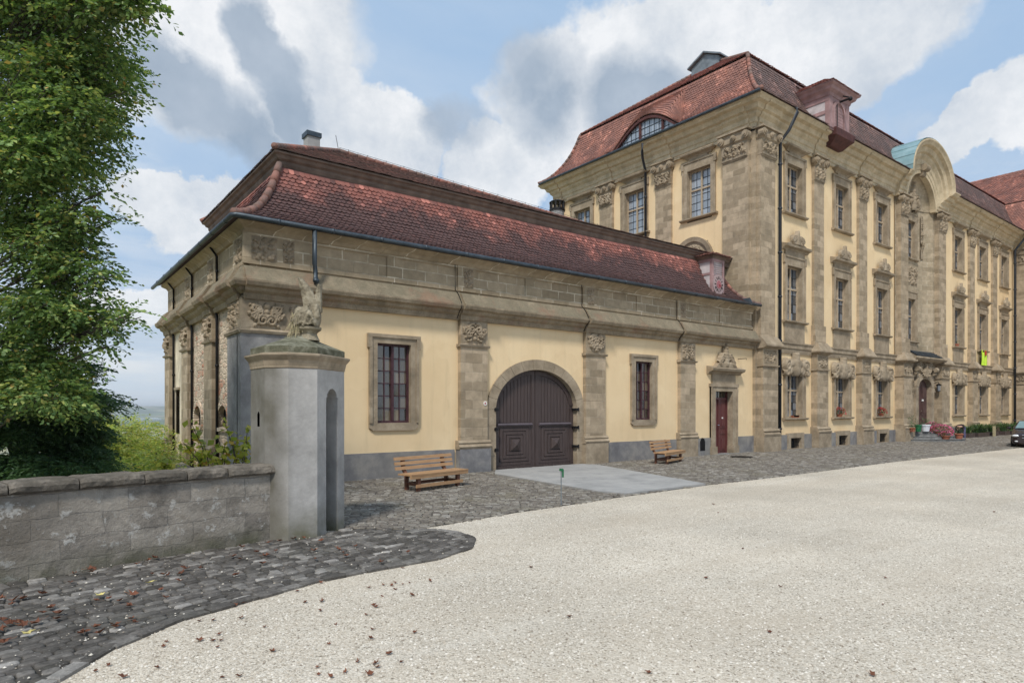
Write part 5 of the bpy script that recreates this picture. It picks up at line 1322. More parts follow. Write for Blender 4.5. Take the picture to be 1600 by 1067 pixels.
# statue : battered winged beast with a shield on a moulded foot
ST = (3.06, 8.46)
SBt = thing('stone_statue', (ST[0], ST[1], 2.55), 'weathered stone winged beast holding a shield, perched on top of the sentry box', 'statue')
s = MB(); s.lathe((ST[0], ST[1], 2.55), [(.15, 0), (.12, .06), (.11, .09), (.13, .12), (.17, .145), (.175, .17), (.14, .185)], 10)
s.build('foot', 'statue_stone', SBt)
# image-right vector in plan
rx, ry = .7942, -.6076
def SP(u, v, z):
    z = 2.72 + (z - 2.86) * .87
    u *= .88
    return (ST[0] + rx * u + .6076 * v, ST[1] + ry * u + .7942 * v, z)   # u to the right, v away
s = MB()
s.ball(SP(-.05, 0, 2.99), (.14, .13, .15), 12, 9); s.ball(SP(.06, .02, 3.02), (.11, .11, .19), 12, 9); s.ball(SP(-.12, -.03, 3.10), (.07, .08, .075), 10, 8)
r = random.Random(12)
for k in range(26):       # heavy folds and fur locks
    a = r.uniform(-2.9, .3); u0 = r.uniform(-.02, .1); z0_ = r.uniform(2.96, 3.2)
    p0 = SP(u0, -.09 - r.random() * .04, z0_); p2 = SP(-.02 + .21 * math.cos(a) * r.uniform(.6, 1), -.12 + .1 * math.sin(a) * .5, 2.86 + r.random() * .08)
    p1 = tuple((a_ + b_) / 2 + c_ for a_, b_, c_ in zip(p0, p2, (r.uniform(-.05, .03), r.uniform(-.05, 0), .03)))
    s.tube([p0, p1, p2], [.012, .026, .017], 6)
for pts, rr in (([SP(-.19, -.05, 2.9), SP(-.17, -.08, 3.02), SP(-.10, -.1, 3.12)], .035), ([SP(.12, -.06, 2.88), SP(.15, -.07, 3.02), SP(.12, -.04, 3.2)], .045), ([SP(-.1, -.1, 2.88), SP(-.02, -.14, 2.98), SP(.05, -.1, 3.1)], .04)): s.tube(pts, rr, 8)
# tall leaning wing / shield blade and the broken second wing
def blade(pts, th):
    s.loft([[SP(u0, v - th, z), SP(u0 * .5 + u1 * .5, v - th * 1.7, z), SP(u1, v - th, z), SP(u1, v + th, z), SP(u0, v + th, z)] for u0, u1, v, z in pts])
blade([(-.08, .13, 0, 3.05), (-.07, .13, .0, 3.22), (-.09, .10, 0, 3.34), (-.115, .05, 0, 3.44), (-.135, -.03, 0, 3.54), (-.15, -.10, 0, 3.62)], .045)
blade([(.08, .19, .03, 3.1), (.09, .185, .03, 3.3), (.11, .18, .03, 3.42), (.14, .175, .03, 3.53)], .038)
so = s.build('beast', 'statue_stone', SBt)
m_ = so.modifiers.new('r', 'REMESH'); m_.mode = 'VOXEL'; m_.voxel_size = .0085; m_.use_smooth_shade = True
tx = bpy.data.textures.new('stone_noise', 'CLOUDS'); tx.noise_scale = .045
dm_ = so.modifiers.new('d', 'DISPLACE'); dm_.texture = tx; dm_.strength = .014; dm_.texture_coords = 'LOCAL'
s = MB()
for k in range(60):
    a = r.uniform(-.35, .0); p = SP(-.16 + r.uniform(-.05, .1), -.14, 2.98 + r.uniform(-.05, .1)); q_ = (p[0] - rx * .02 + r.uniform(-.07, .07), p[1] - ry * .0 + r.uniform(-.07, .07), p[2] - r.uniform(.12, .3))
    s.tube([p, ((p[0] + q_[0]) / 2 + .01, (p[1] + q_[1]) / 2, (p[2] + q_[2]) / 2 + .02), q_], .0035, 3)
s.build('dry_grass', 'straw', SBt)

# =================================================================== PARAPET
def PW(t, o, z): return (-.14 + WALLN[0] * t + WALLN[1] * o, 7.66 + WALLN[1] * t - WALLN[0] * o, z)
PR = thing('parapet_wall', PW(0, -.2, 0), 'low weathered stone parapet with worn coping, from the left edge to the sentry box', 'wall')
s = MB(); nx = 130; nz = 22; n0 = 0
import mathutils.noise as mn
def wobble(t, z): return .012 * mn.noise(Vector((t * 3, z * 5, 1))) + .02 * mn.noise(Vector((t * .8, z * 1.1, 5)))
for j in range(nz + 1):
    for i in range(nx + 1):
        t = -7 + 9.9 * i / nx; z = -.1 + .935 * j / nz; s.v.append(PW(t, wobble(t, z), z))
for j in range(nz):
    for i in range(nx): a = j * (nx + 1) + i; s.f.append((a, a + 1, a + nx + 2, a + nx + 1))
s.quad(PW(-7, -.42, -2), PW(2.7, -.42, -2), PW(2.7, -.42, .83), PW(-7, -.42, .83)); s.quad(PW(-7, 0, .834), PW(2.9, 0, .834), PW(2.9, -.42, .83), PW(-7, -.42, .83)); s.quad(PW(-7, 0, -2), PW(-7, -.42, -2), PW(-7, -.42, .83), PW(-7, 0, .83))
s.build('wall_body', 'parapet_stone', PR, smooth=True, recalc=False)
ts = [-6.9, -5.8, -4.9, -4.0, -3.2, -2.3, -1.5, -.7, .05, .62, 1.22, 1.66, 2.12, 2.74]
r = random.Random(9)
for a, b in zip(ts, ts[1:]):
    s = MB(); a += .006; b -= .006; n = 12; m = 8; dz = r.uniform(-.008, .008); z0_, z1_ = .835, .955 + dz
    rings = []
    for i in range(n + 1):
        t = a + (b - a) * i / n; e = .0 if 0 < i < n else -.012; ring = []
        for (o, z) in ((-.47, z0_), (.03, z0_), (.055, z0_ + .025), (.062, z1_ - .05), (.045, z1_ - .015), (.0, z1_), (-.2, z1_ + .004), (-.42, z1_ - .006), (-.47, z1_ - .04)):
            w_ = .016 * mn.noise(Vector((t * 5, z * 9, o * 4 + 3))) + .012 * mn.noise(Vector((t * 14, z * 20, o * 9)))
            ring.append(PW(t, o + (w_ if z > z0_ else w_ * .4) + (e if o > 0 else -e), max(z0_, z + w_ * .6 + e)))
        rings.append(ring)
    s.loft(rings); s.build('coping_slab', 'coping_stone', PR, smooth=False)
# lower terrace wall beside the wing
TW = MB(); 
for k in range(8):
    y0_, y1_ = 21.9 - k * 1.0, 20.93 - k * 1.0; x0_ = 3.35 - .0 * k; h0 = .38 - .035 * k
    TW.loft([[(x0_ - .5, y0_, -2.4), (x0_ - .0, y0_, -2.4), (x0_ - .0, y1_, -2.4), (x0_ - .5, y1_, -2.4)], [(x0_ - .5, y0_, h0 - .09), (x0_, y0_, h0 - .09), (x0_, y1_, h0 - .125), (x0_ - .5, y1_, h0 - .125)]])
    TW.loft([[(x0_ - .56, y0_, h0 - .09), (x0_ - .0, y0_, h0 - .09), (x0_ - .0, y1_ + .01, h0 - .125), (x0_ - .56, y1_ + .01, h0 - .125)], [(x0_ - .56, y0_, h0), (x0_, y0_, h0), (x0_, y1_ + .01, h0 - .035), (x0_ - .56, y1_ + .01, h0 - .035)]])
tag(TW.build('terrace_wall', 'parapet_stone', org=(3.1, 18, -1)), 'low stepped garden wall at the foot of the rough side of the low wing', 'wall')

# =================================================================== BENCHES
def make_bench():
    T = thing('park_bench', (0, 0, 0), 'x', 'bench', 'wooden benches standing before the low wing'); ORG[T.name] = (0, 0, 0)
    L_ = .81; t = []
    s = MB(); s.box(-L_, L_, -.02, .02, .255, .315); sd = s.build('seat_apron', 'bench_wood', T)
    for i in range(3):
        s = MB(); y = -.025 + i * .135; s.box(-L_, L_ - (.0), y, y + .125, .316, .345); s.build('seat_plank', 'bench_wood', T)
    for i, (z, y) in enumerate(((.405, .425), (.500, .445), (.595, .465))):
        s = MB(); s.loft([[(-L_, y, z), (L_, y, z), (L_, y + .028, z), (-L_, y + .028, z)], [(-L_, y + .016, z + .062), (L_, y + .016, z + .062), (L_, y + .044, z + .062), (-L_, y + .044, z + .062)]]); s.build('back_slat', 'bench_wood', T)
    for x in (-.56, .56):
        s = MB(); s.box(x - .04, x + .04, .022, .085, 0, .316); s.build('leg', 'bench_leg_wood', T)
        s = MB(); s.loft([[(x - .035, y, z), (x + .035, y, z), (x + .035, y + .06, z), (x - .035, y + .06, z)] for y, z in ((.36, 0), (.37, .3), (.455, .40), (.50, .66))]); s.build('rear_leg', 'bench_leg_wood', T)
        s = MB(); s.box(x - .025, x + .025, .085, .37, .10, .15); s.box(x - .025, x + .025, .02, .40, .27, .312); s.build('side_rail', 'bench_leg_wood', T)
    s = MB(); s.box(-.66, .66, -.012, .02, .075, .135); s.build('front_stretcher', 'bench_wood', T)
    s = MB(); s.box(-.60, .60, .34, .362, .10, .16); s.build('rear_stretcher', 'bench_leg_wood', T)
    return T
B1 = make_bench(); B1['label'] = 'slatted wooden bench on the cobbles left of the arched gate, under the larger window'
B2 = copy_tree(B1); B2['label'] = 'slatted wooden bench on the cobbles between the arched gate and the red door'
B1.location = (6.80, 11.28, .02); B1.rotation_euler = (0, 0, R(14)); B2.location = (15.62, 12.35, .02); B2.rotation_euler = (0, 0, R(18))

# stake with small green gauge
SK = thing('garden_stake', (7.31, 8.18, 0), 'thin pale metal stake with a small green holder, beside the gate ramp', 'stake')
s = MB(); s.tube([(7.31, 8.18, -.02), (7.31, 8.18, .63)], .009, 6); s.build('pole', 'lead_sheet', SK)
s = MB(); s.box(7.285, 7.335, 8.16, 8.20, .59, .63); s.tube([(7.34, 8.17, .48), (7.34, 8.17, .62)], .016, 8); s.build('holder', 'green_plastic', SK)

# =================================================================== FOLIAGE
def leaves(name, mat, C, U, size, parent=None, org=(0, 0, 0), rs=None, narrow=.55, droop=.25):
    """C centres (n,3); U leaf directions (n,3); folded diamond leaves"""
    n = len(C); U = U / np.linalg.norm(U, axis=1)[:, None]
    nr = rs.normal(size=(n, 3)); nr[:, 2] = np.abs(nr[:, 2]) + .9; nr -= U * (nr * U).sum(1)[:, None]; nr /= np.linalg.norm(nr, axis=1)[:, None]
    W = np.cross(nr, U); s_ = (size * (.65 + .7 * rs.rand(n)))[:, None]
    a = C; b = C + U * s_ * .55 + W * s_ * narrow * .5 + nr * s_ * .06; c = C + U * s_ - nr * s_ * droop * .4; d = C + U * s_ * .55 - W * s_ * narrow * .5 + nr * s_ * .06
    V = np.stack([a, b, c, d], 1).reshape(-1, 3); i = (np.arange(n) * 4)[:, None]
    F = np.concatenate([i + np.array([[0, 1, 2]]), i + np.array([[0, 2, 3]])], 0)
    return npmesh(name, V, F, mat, parent, org=org)

def twigs_in(rs, n_tw, sampler, per, length, outward, spread=.25, flat=.35):
    """leafy twigs: returns leaf base points and directions"""
    P0 = sampler(n_tw); D = outward(P0) + rs.normal(size=(n_tw, 3)) * .45; D[:, 2] *= flat; D[:, 2] -= .12
    D /= np.linalg.norm(D, axis=1)[:, None]
    L_ = length * (.6 + .8 * rs.rand(n_tw)); t = (np.arange(per)[None] + rs.rand(n_tw, per)) / per
    C = P0[:, None] + D[:, None] * (t * L_[:, None])[..., None]; C[:, :, 2] -= (t ** 2 * L_[:, None]) * .25
    side = np.cross(D, np.array([0, 0, 1.0])); side /= np.linalg.norm(side, axis=1)[:, None]
    sg = np.where(np.arange(per) % 2, 1, -1)[None, :, None]
    U = D[:, None] * .7 + side[:, None] * sg * .8 + rs.normal(size=(n_tw, per, 3)) * spread; U[:, :, 2] -= .12
    C = C + side[:, None] * sg * .012
    return C.reshape(-1, 3), U.reshape(-1, 3), P0, D, L_

def make_tree(name, base, label, cat, height, trunk_r, clumps, leafmat, leafsize, seed, tw_len=.45, per=14, density=90, group=None, narrow=.6, flat=.45, arch=.12):
    """clumps: list of (x,y,z,rx,ry,rz) in plan units"""
    rs = np.random.RandomState(seed); r = random.Random(seed)
    T = thing(name, base, label, cat, group)
    s = MB(); pts = [(base[0] + .12 * math.sin(z * .8), base[1] + .1 * math.cos(z), base[2] + z) for z in np.linspace(-.5, height, 9)]
    s.tube(pts, [trunk_r * (1.15 - .95 * i / 8) for i in range(9)], 10)
    Cs, Us = [], []
    for (x, y, z, a, b, c) in clumps:
        zt = min(max(z - .25 * c - .35 * math.hypot(x - base[0], y - base[1]), base[2] + .2 * height), base[2] + height * .95); k = (zt - base[2] + .5) / (height + .5) * 8; i = min(7, int(k)); p0 = Vector(pts[i]).lerp(Vector(pts[i + 1]), k - i)
        cc = Vector((x, y, z)); mid = p0.lerp(cc, .5) + Vector((r.uniform(-.15, .15), r.uniform(-.15, .15), arch)); rr = trunk_r * .12 * (a + b) / 2 + .010
        s.tube([p0, mid, cc], [rr, rr * .7, rr * .35], 6)
        for q in range(6):
            e = cc + Vector((r.uniform(-.8, .8) * a, r.uniform(-.8, .8) * b, r.uniform(-.5, .5) * c)); s.tube([mid.lerp(cc, r.uniform(.3, 1)), (mid + e) / 2 + Vector((0, 0, .05)), e], [rr * .35, rr * .25, .006], 4)
        n = int(density * (a * b + b * c + a * c) / 3 * 4)
        cen = np.array((x, y, z)); ax = np.array((a, b, c))
        def smp(m):
            v = rs.normal(size=(m, 3)); v /= np.linalg.norm(v, axis=1)[:, None]; q = (.35 + .65 * rs.rand(m) ** .6)[:, None]
            return cen + v * ax * q * (1 + .22 * np.sin(v[:, :1] * 5 + x) + .18 * np.cos(v[:, 2:] * 7 + y))
        def outw(P): v = (P - cen) / ax; return v
        C, U, P0, D, L_ = twigs_in(rs, n, smp, per, tw_len, outw, flat=flat)
        Cs.append(C); Us.append(U)
    s.build('trunk', 'bark', T, smooth=True)
    leaves('crown', leafmat, np.concatenate(Cs), np.concatenate(Us), leafsize, T, base, rs, narrow)
    return T
def at(px, d, z): t = (px - 800) / 1006; return (.6076 * d + .7942 * d * t, .7942 * d - .6076 * d * t, z)
def zz(py, d): return 1.65 + (638 - py) * d / 1006
r = random.Random(21)
cl = []
base = at(-95, 9.3, -1.3)
for k in range(128):
    z = r.uniform(1.75, 10.6)
    edge = 158 + 30 * math.sin(z * 1.9) + 20 * math.sin(z * 4.1 + 1)
    px = edge - 26 - abs(r.gauss(0, 1)) * 76; d = r.uniform(7.7, 9.3)
    rr = r.uniform(.22, .46)
    cl.append((*at(px, d, 1.65 + (z - 1.65) * .74), rr * 1.15, rr * 1.15, rr * .5))
for k in range(12): z = r.uniform(2, 9.4); a = r.uniform(1.6, 4.2); rr = r.uniform(.5, .8); cl.append((base[0] + 1.2 * math.cos(a), base[1] + 1.2 * math.sin(a), z, rr, rr, rr))
# branch tips that reach out against the sky
for px, py, d in ((172, 128, 11), (196, 140, 11), (168, 300, 11), (182, 345, 11), (176, 430, 11), (196, 500, 10.8), (214, 492, 10.8), (178, 540, 11), (176, 75, 11.2)):
    d *= .74; cl.append((*at(px - 10, d, zz(py, d)), .17, .17, .09))
make_tree('beech_tree', base, 'tall leafy green beech tree filling the left edge beyond the parapet', 'tree', 9.6, .19, cl, 'beech_leaf', .064, 5, .30, 14, 155)
# hanging branch at the top, nearer
r = random.Random(5); s_cl = []
for px, py in ((150, -12), (168, -6), (186, 2), (204, -2), (222, 2), (128, -20), (100, -28), (60, -30)): s_cl.append((*at(px, 7.6, zz(py, 7.6)), .16, .16, .09))
b2 = at(-250, 8.2, -.6)
BT = make_tree('overhanging_tree', at(-700, 7.0, 0), 'branch tips of a second tree hanging into the top left corner of the sky', 'tree', 8.5, .10, s_cl, 'beech_leaf', .075, 8, .24, 12, 420, arch=2.2)
# yew with flat dark sprays below
cl = []
r = random.Random(31)
yb = at(10, 11.0, -1.4)
for k in range(60):
    z = r.uniform(-.1, 2.35); a = 112 + (z - .2) * 26 - max(0, z - 1.7) * 90; px = min(a, 205) - abs(r.gauss(0, 1)) * 85; d = r.uniform(9.4, 11.5)
    cl.append((*at(px, d, z), r.uniform(.4, .62), r.uniform(.4, .62), .10))
make_tree('yew_tree', yb, 'dark green yew with flat feathery sprays behind the parapet, below the beech', 'tree', 4.0, .14, cl, 'yew_leaf', .075, 7, .34, 22, 170, narrow=.34, flat=.12)
# bushes on the slope
bs = [(190, 13.5, .1, .62), (226, 14.5, .1, .75), (246, 17.0, .35, .8), (205, 18.5, .75, .85), (165, 15.5, .9, .8), (238, 21.0, .1, .9), (120, 17, .9, 1.1)]
lb = ['yellow green bush just behind the parapet beside the yew', 'loose yellow green bush left of the low wing corner', 'bush with yellowing tips touching the far corner of the low wing', 'rounded bush on the slope behind the nearer yellow green bushes', 'bush with orange tinted leaves half hidden by the yew sprays', 'farthest pale bush beside the low wing corner', 'bush mostly hidden behind the dark yew']
for (px, d, z, rr), l in zip(bs, lb):
    p = at(px, d, z); g0 = z - 2.2; c_ = []
    for k in range(7): a = k * .9; c_.append((p[0] + rr * .5 * math.cos(a), p[1] + rr * .5 * math.sin(a), z + r.uniform(-.5, .3), rr * .6, rr * .6, rr * .55))
    c_.append((p[0], p[1], z - .9, rr, rr, .7))
    make_tree('bush', (p[0], p[1], g0), l, 'bush', 2.2, .035, c_, 'bush_leaf', .07, int(px), .34, 11, 90, 'bushes on the slope beyond the parapet')
# woodland on the slope
rs = np.random.RandomState(77); n = 1500
az = rs.uniform(-.95, -.35, n); dd = 26 * np.exp(rs.rand(n) * 2.6); C = []
for a, d in zip(az, dd): x, y, _ = at(800 + 1006 * a, d, 0); C.append((x, y, terr(x, y) + rs.rand() * (1.0 + .05 * d)))
C = np.array(C); k = 26
Cc = (C[:, None] + rs.normal(size=(n, k, 3)) * (.3 + .014 * dd)[:, None, None]).reshape(-1, 3)
o = leaves('slope_woodland', 'bush_leaf', Cc, rs.normal(size=(n * k, 3)), .2, None, (0, 0, 0), rs, .9); tag(o, kind='stuff')
# vine shoots over the wall
def vine(px0, py0, pts, label, seed):
    rs = np.random.RandomState(seed); r = random.Random(seed); d = 10.6
    base = at(px0, d, -.7); T = thing('vine_shoot', base, label, 'vine', 'vine shoots rising behind the parapet'); s = MB(); C = []; U = []
    for (px, py) in pts:
        e = at(px, d + r.uniform(-.3, .3), zz(py, d)); m = at((px + px0) / 2 + r.uniform(-5, 5), d, (e[2] + zz(745, d)) / 2); b_ = at(px0, d, zz(760, d))
        s.tube([base, b_, m, e], [.014, .012, .009, .004], 5)
        P = [Vector(b_).lerp(Vector(m), t) for t in np.linspace(.2, 1, 7)] + [Vector(m).lerp(Vector(e), t) for t in np.linspace(.1, 1, 11)]
        for p in P:
            for q in range(1 + (r.random() < .35)):
                C.append(np.array(p) + rs.normal(size=3) * .035); v = rs.normal(size=3); v[2] -= .4; U.append(v)
    s.build('stem', 'bark', T); leaves('foliage', 'vine_leaf', np.array(C), np.array(U), .105, T, base, rs, 1.0)
vine(330, 740, [(298, 658), (285, 688), (300, 700), (318, 690), (310, 715)], 'yellow green vine shoot reaching highest, left of the others', 1)
vine(352, 735, [(340, 685), (352, 690), (372, 700), (330, 705)], 'yellow green vine shoot between the other two, before the rough wall', 2)
vine(378, 728, [(352, 662), (362, 680), (388, 664), (386, 690), (380, 706)], 'green vine shoot with an orange leaf, next to the sentry box', 3)
vine(268, 745, [(253, 716), (262, 728), (258, 722)], 'small vine sprig at the foot of the low wing corner', 4)

# =================================================================== PLANTS, POTS AND SMALL THINGS
def pot(name, c, r_, h, mat, label, cat, plant=None, pr=.25, ph=.25, n=160, group=None, lf=.05):
    T = thing(name, c, label, cat, group); s = MB(); s.lathe(c, [(r_ * .72, 0), (r_ * .95, h * .8), (r_ * 1.08, h * .82), (r_ * 1.08, h), (r_ * .9, h), (r_ * .85, h * .9)], 14); s.build('pot', mat, T, smooth=False)
    if plant:
        rs = np.random.RandomState(int(c[0] * 100) % 999)
        v = rs.normal(size=(n, 3)); v /= np.linalg.norm(v, axis=1)[:, None]; v[:, 2] = np.abs(v[:, 2])
        C = np.array(c) + np.array((0, 0, h)) + v * np.array((pr, pr, ph)) * (rs.rand(n, 1) ** .5); 
        leaves('leaves', 'strap_leaf', C, v + rs.normal(size=(n, 3)) * .5, lf, T, c, rs, .6)
        if plant != 'green':
            v = rs.normal(size=(n, 3)); v /= np.linalg.norm(v, axis=1)[:, None]; v[:, 2] = np.abs(v[:, 2]); C = np.array(c) + np.array((0, 0, h)) + v * np.array((pr, pr, ph)) * 1.05
            leaves('flowers', plant, C, v + rs.normal(size=(n, 3)) * .6, lf * .9, T, c, rs, 1)
    return T
pot('green_bucket', (35.50, 13.15, .5), .15, .34, 'green_plastic', 'green plastic bucket at the left of the portal doorstep', 'bucket')
pot('white_bucket', (36.10, 13.05, .5), .22, .34, 'white_plastic', 'white bucket with a leafy plant beside the green bucket', 'bucket', 'green', .25, .35, 140)
pot('flower_pot', (36.90, 13.05, .5), .20, .22, 'terracotta', 'terracotta pot of red pink flowers on the top doorstep right of the white bucket', 'flower pot', 'pink_petal', .26, .22, 200, 'flower pots on the portal steps')
pot('flower_pot', (36.75, 12.6, .25), .24, .20, 'terracotta', 'broad pot with the largest mass of pink flowers on the steps', 'flower pot', 'pink_petal', .50, .36, 520, 'flower pots on the portal steps', .06)
pot('flower_pot', (36.35, 12.25, .125), .20, .18, 'terracotta', 'small pot of pink flowers standing lowest on the steps', 'flower pot', 'pink_petal', .27, .2, 200, 'flower pots on the portal steps')
pot('flower_pot', (38.50, 12.85, .125), .24, .34, 'terracotta', 'tall pale terracotta pot with green foliage on the steps next to the bending person', 'flower pot', 'green', .3, .22, 160, 'flower pots on the portal steps')
pot('flower_pot', (37.5, 12.05, .125), .19, .26, 'terracotta', 'terracotta pot with sparse brownish foliage on the lowest step before the bending person', 'flower pot', 'green', .22, .36, 120, 'flower pots on the portal steps')
pot('flower_pot', (34.90, 13.2, .5), .14, .2, 'terracotta', 'pot with a dark leafy shrub at the left jamb of the portal', 'flower pot', 'green', .3, .6, 220, 'flower pots on the portal steps')
for x, z, col, l in ((28.75, 1.3, 'red_petal', 'pot of red flowers on the second ground floor window sill from the corner'), (32.85, 1.3, 'red_petal', 'pot of red flowers on the third ground floor window sill from the corner')):
    pot('window_sill_pot', (x, YF - .02, z - .02), .13, .13, 'terracotta', l, 'flower pot', col, .22, .26, 160, 'flower pots on the window sills', .055)
T = thing('window_trough', (25.0, YF - .02, 1.27), 'small empty terracotta trough on the first ground floor window sill from the corner', 'trough'); s = MB(); s.loft([[(25.0 + a, YF - .03 + b, z) for a, b in ((-w, -.06), (w, -.06), (w, .06), (-w, .06))] for w, z in ((.19, 1.275), (.23, 1.37), (.21, 1.37), (.18, 1.30))]); s.build('trough', 'terracotta', T)
pot('window_sill_pot', (42.5, YF - .02, 5.17), .14, .16, 'terracotta', 'terracotta pot with sparse plant on the middle floor sill right of the portal', 'flower pot', 'green', .2, .5, 60, 'flower pots on the window sills')
# strap leaved plants in front of the right half of the front
for i, (x, y, hgt, l) in enumerate(((42.4, 13.2, .85, 'dark strappy plant nearest to the bending person'), (43.5, 13.1, 1.0, 'tall bright strappy plant beside the darkest one'), (44.6, 13.15, .95, 'strappy plant left of the yellow post'), (46.0, 13.1, .95, 'strappy plant right of the yellow post'), (48.1, 13.1, 1.0, 'bushiest strappy plant under the second last ground window'), (49.4, 13.05, .9, 'strappy plant below the last pilaster'), (50.8, 13.0, 1.0, 'strappy plant under the last ground window'), (51.9, 12.7, 1.1, 'strappy plant by the drainpipe behind the car'))):
    T = thing('strap_leaf_plant', (x, y, 0), l, 'plant', 'strappy green plants along the palace front'); s = MB(); s.box(x - .45, x + .45, y - .22, y + .22, .0, .26); s.build('planter', 'gate_wood', T)
    rs = np.random.RandomState(i); V = []; F = []
    for k in range(90):
        a = rs.rand() * 6.28; rr = .45 + .3 * rs.rand(); p = np.array((x + rs.uniform(-.3, .3), y + rs.uniform(-.12, .12), .22)); dv = np.array((math.cos(a), math.sin(a), 0)); sd = np.array((-dv[1], dv[0], 0)) * .022; n0 = len(V); Hh = hgt * (.6 + .4 * rs.rand())
        for t in (0, .35, .7, 1): c = p + dv * rr * t ** 1.4 + np.array((0, 0, Hh * (t * 1.5 - t * t * .95))); w_ = 1 - .85 * t; V += [c - sd * w_, c + sd * w_]
        F += [(n0 + 2 * q, n0 + 2 * q + 1, n0 + 2 * q + 3, n0 + 2 * q + 2) for q in range(3)]
    npmesh('leaves', V, F, 'strap_leaf', T, org=(x, y, 0))
s = MB(); s.box(45.25, 45.37, 12.72, 12.84, 0, .62); tag(s.build('wooden_post', 'straw', org=(45.3, 12.78, 0)), 'short yellow wooden post standing among the strappy plants', 'post')
# lime vest hung from a window
HV = thing('hanging_vest', (46.3, YF - .2, 5.1), 'lime yellow vest hanging from a middle floor window sill', 'vest')
s = MB(); cols = 12; rows = 14
for j in range(rows + 1):
    for i in range(cols + 1):
        u = i / cols; v = j / rows; w_ = .40 + .14 * v; x = 46.3 + (u - .5) * 2 * w_ * (1 - .15 * (v < .1)); s.v.append((x, YF - .215 - .03 * math.sin(u * 14 + v * 3) - .03 * v, 5.17 - .92 * v))
for j in range(rows):
    for i in range(cols):
        if j < 2 and 4 <= i < 8: continue
        a = j * (cols + 1) + i; s.f.append((a, a + 1, a + cols + 2, a + cols + 1))
s.build('cloth', 'lime_cloth', HV, smooth=True)
s = MB(); s.box(46.3, 46.6, YF - .28, YF - .26, 4.86, 5.14); s.build('red_cloth', 'red_paint', HV)
# lantern by the portal
LN_ = thing('wall_lantern', (39.0, YF - .1, 2.75), 'small dark iron lantern on the wall right of the palace portal', 'lantern')
s = MB(); s.tube([(39.0, YF - .05, 3.0), (39.0, YF - .32, 3.05), (39.0, YF - .34, 2.95)], .02, 5); s.build('arm', 'iron', LN_)
s = MB(); s.lathe((39.0, YF - .34, 0), [(.03, 2.98), (.14, 2.9), (.13, 2.88), (.12, 2.86)], 6); s.lathe((39.0, YF - .34, 0), [(.08, 2.55), (.09, 2.58), (.03, 2.58)], 6); s.build('cage', 'iron', LN_)
s = MB(); s.lathe((39.0, YF - .34, 0), [(.075, 2.58), (.11, 2.86)], 6); s.build('glass', 'dark_glass', LN_)

# =================================================================== PERSON bending over the pots
PX, PY = 39.2, 12.45
PE = thing('person', (PX, PY, 0), 'person in dark top and blue grey trousers bending over the flower pots by the steps', 'person')
def skin(name, joints, edges, mat, root=0):
    me = bpy.data.meshes.new(name); me.from_pydata([(j[0], j[1], j[2]) for j in joints], edges, []); o = bpy.data.objects.new(name, me); COL.objects.link(o)
    o.modifiers.new('s', 'SKIN'); sk = me.skin_vertices[0].data
    for v, j in zip(sk, joints): v.radius = (j[3], j[3]) if len(j) == 4 else (j[3], j[4])
    sk[root].use_root = True; ss = o.modifiers.new('u', 'SUBSURF'); ss.levels = 2; ss.render_levels = 2
    dg = bpy.context.evaluated_depsgraph_get(); m2 = bpy.data.meshes.new_from_object(o.evaluated_get(dg)); bpy.data.objects.remove(o)
    m2.polygons.foreach_set('use_smooth', [True] * len(m2.polygons)); m2.name = name; m2.materials.clear(); m2.materials.append(M[mat]); o = bpy.data.objects.new(name, m2); COL.objects.link(o); o.parent = PE; return o
k_ = 1 / 1.3
J = [(0, 0, .84, .08, .08), (-.16, 0, .90, .07), (-.42, 0, .91, .08), (-.50, 0, .93, .07), (-.58, 0, .86, .05), (-.68, 0, .80, .10), (-.72, 0, .74, .09),
     (.0, .10, .80, .10), (.04, .12, .46, .065), (.10, .13, .08, .045), (-.04, .14, .03, .035), (.0, -.10, .80, .10), (.0, -.12, .46, .065), (.06, -.13, .08, .045), (-.08, -.14, .03, .035),
     (-.42, .20, .90, .06), (-.50, .22, .62, .045), (-.62, .18, .40, .035), (-.42, -.20, .90, .06), (-.52, -.22, .62, .045), (-.64, -.15, .40, .035)]
for h, s_ in ((17, .18), (20, -.15)): 
    J.append((J[h][0] - .05, s_, .33, .03))
h1, h2 = len(J) - 2, len(J) - 1
E_ = [(0, 1), (1, 2), (2, 3), (3, 4), (4, 5), (5, 6), (0, 7), (7, 8), (8, 9), (9, 10), (0, 11), (11, 12), (12, 13), (13, 14), (2, 15), (15, 16), (16, 17), (2, 18), (18, 19), (19, 20), (17, h1), (20, h2)]
for h in (h1, h2):
    for f in range(5):
        yo = (f - 2) * .016; n0 = len(J); J.append((J[h][0] - .02 + (.01 if f == 0 else 0), J[h][1] + yo * 1.3, .30 - .004 * abs(f - 2), .009)); J.append((J[h][0] - .03, J[h][1] + yo * 1.5, .262 + .006 * abs(f - 2), .008)); E_ += [(h, n0), (n0, n0 + 1)]
sc_ = lambda J: [tuple(c * k_ for c in j) for j in J]
body = skin('body', sc_(J), E_, 'skin')
skin('jacket', sc_([(.02, 0, .88, .19, .17), (-.16, 0, .95, .19), (-.42, 0, .96, .20), (-.42, .20, .90, .075), (-.50, .22, .62, .058), (-.59, .19, .45, .045), (-.42, -.20, .90, .075), (-.52, -.22, .62, .058), (-.61, -.17, .45, .045)]), [(0, 1), (1, 2), (2, 3), (3, 4), (4, 5), (2, 6), (6, 7), (7, 8)], 'black_cloth')
skin('trousers', sc_([(.02, 0, .84, .15, .13), (.0, .10, .78, .115), (.04, .12, .46, .08), (.10, .13, .10, .06), (.0, -.10, .78, .115), (.0, -.12, .46, .08), (.06, -.13, .10, .06)]), [(0, 1), (1, 2), (2, 3), (0, 4), (4, 5), (5, 6)], 'denim')
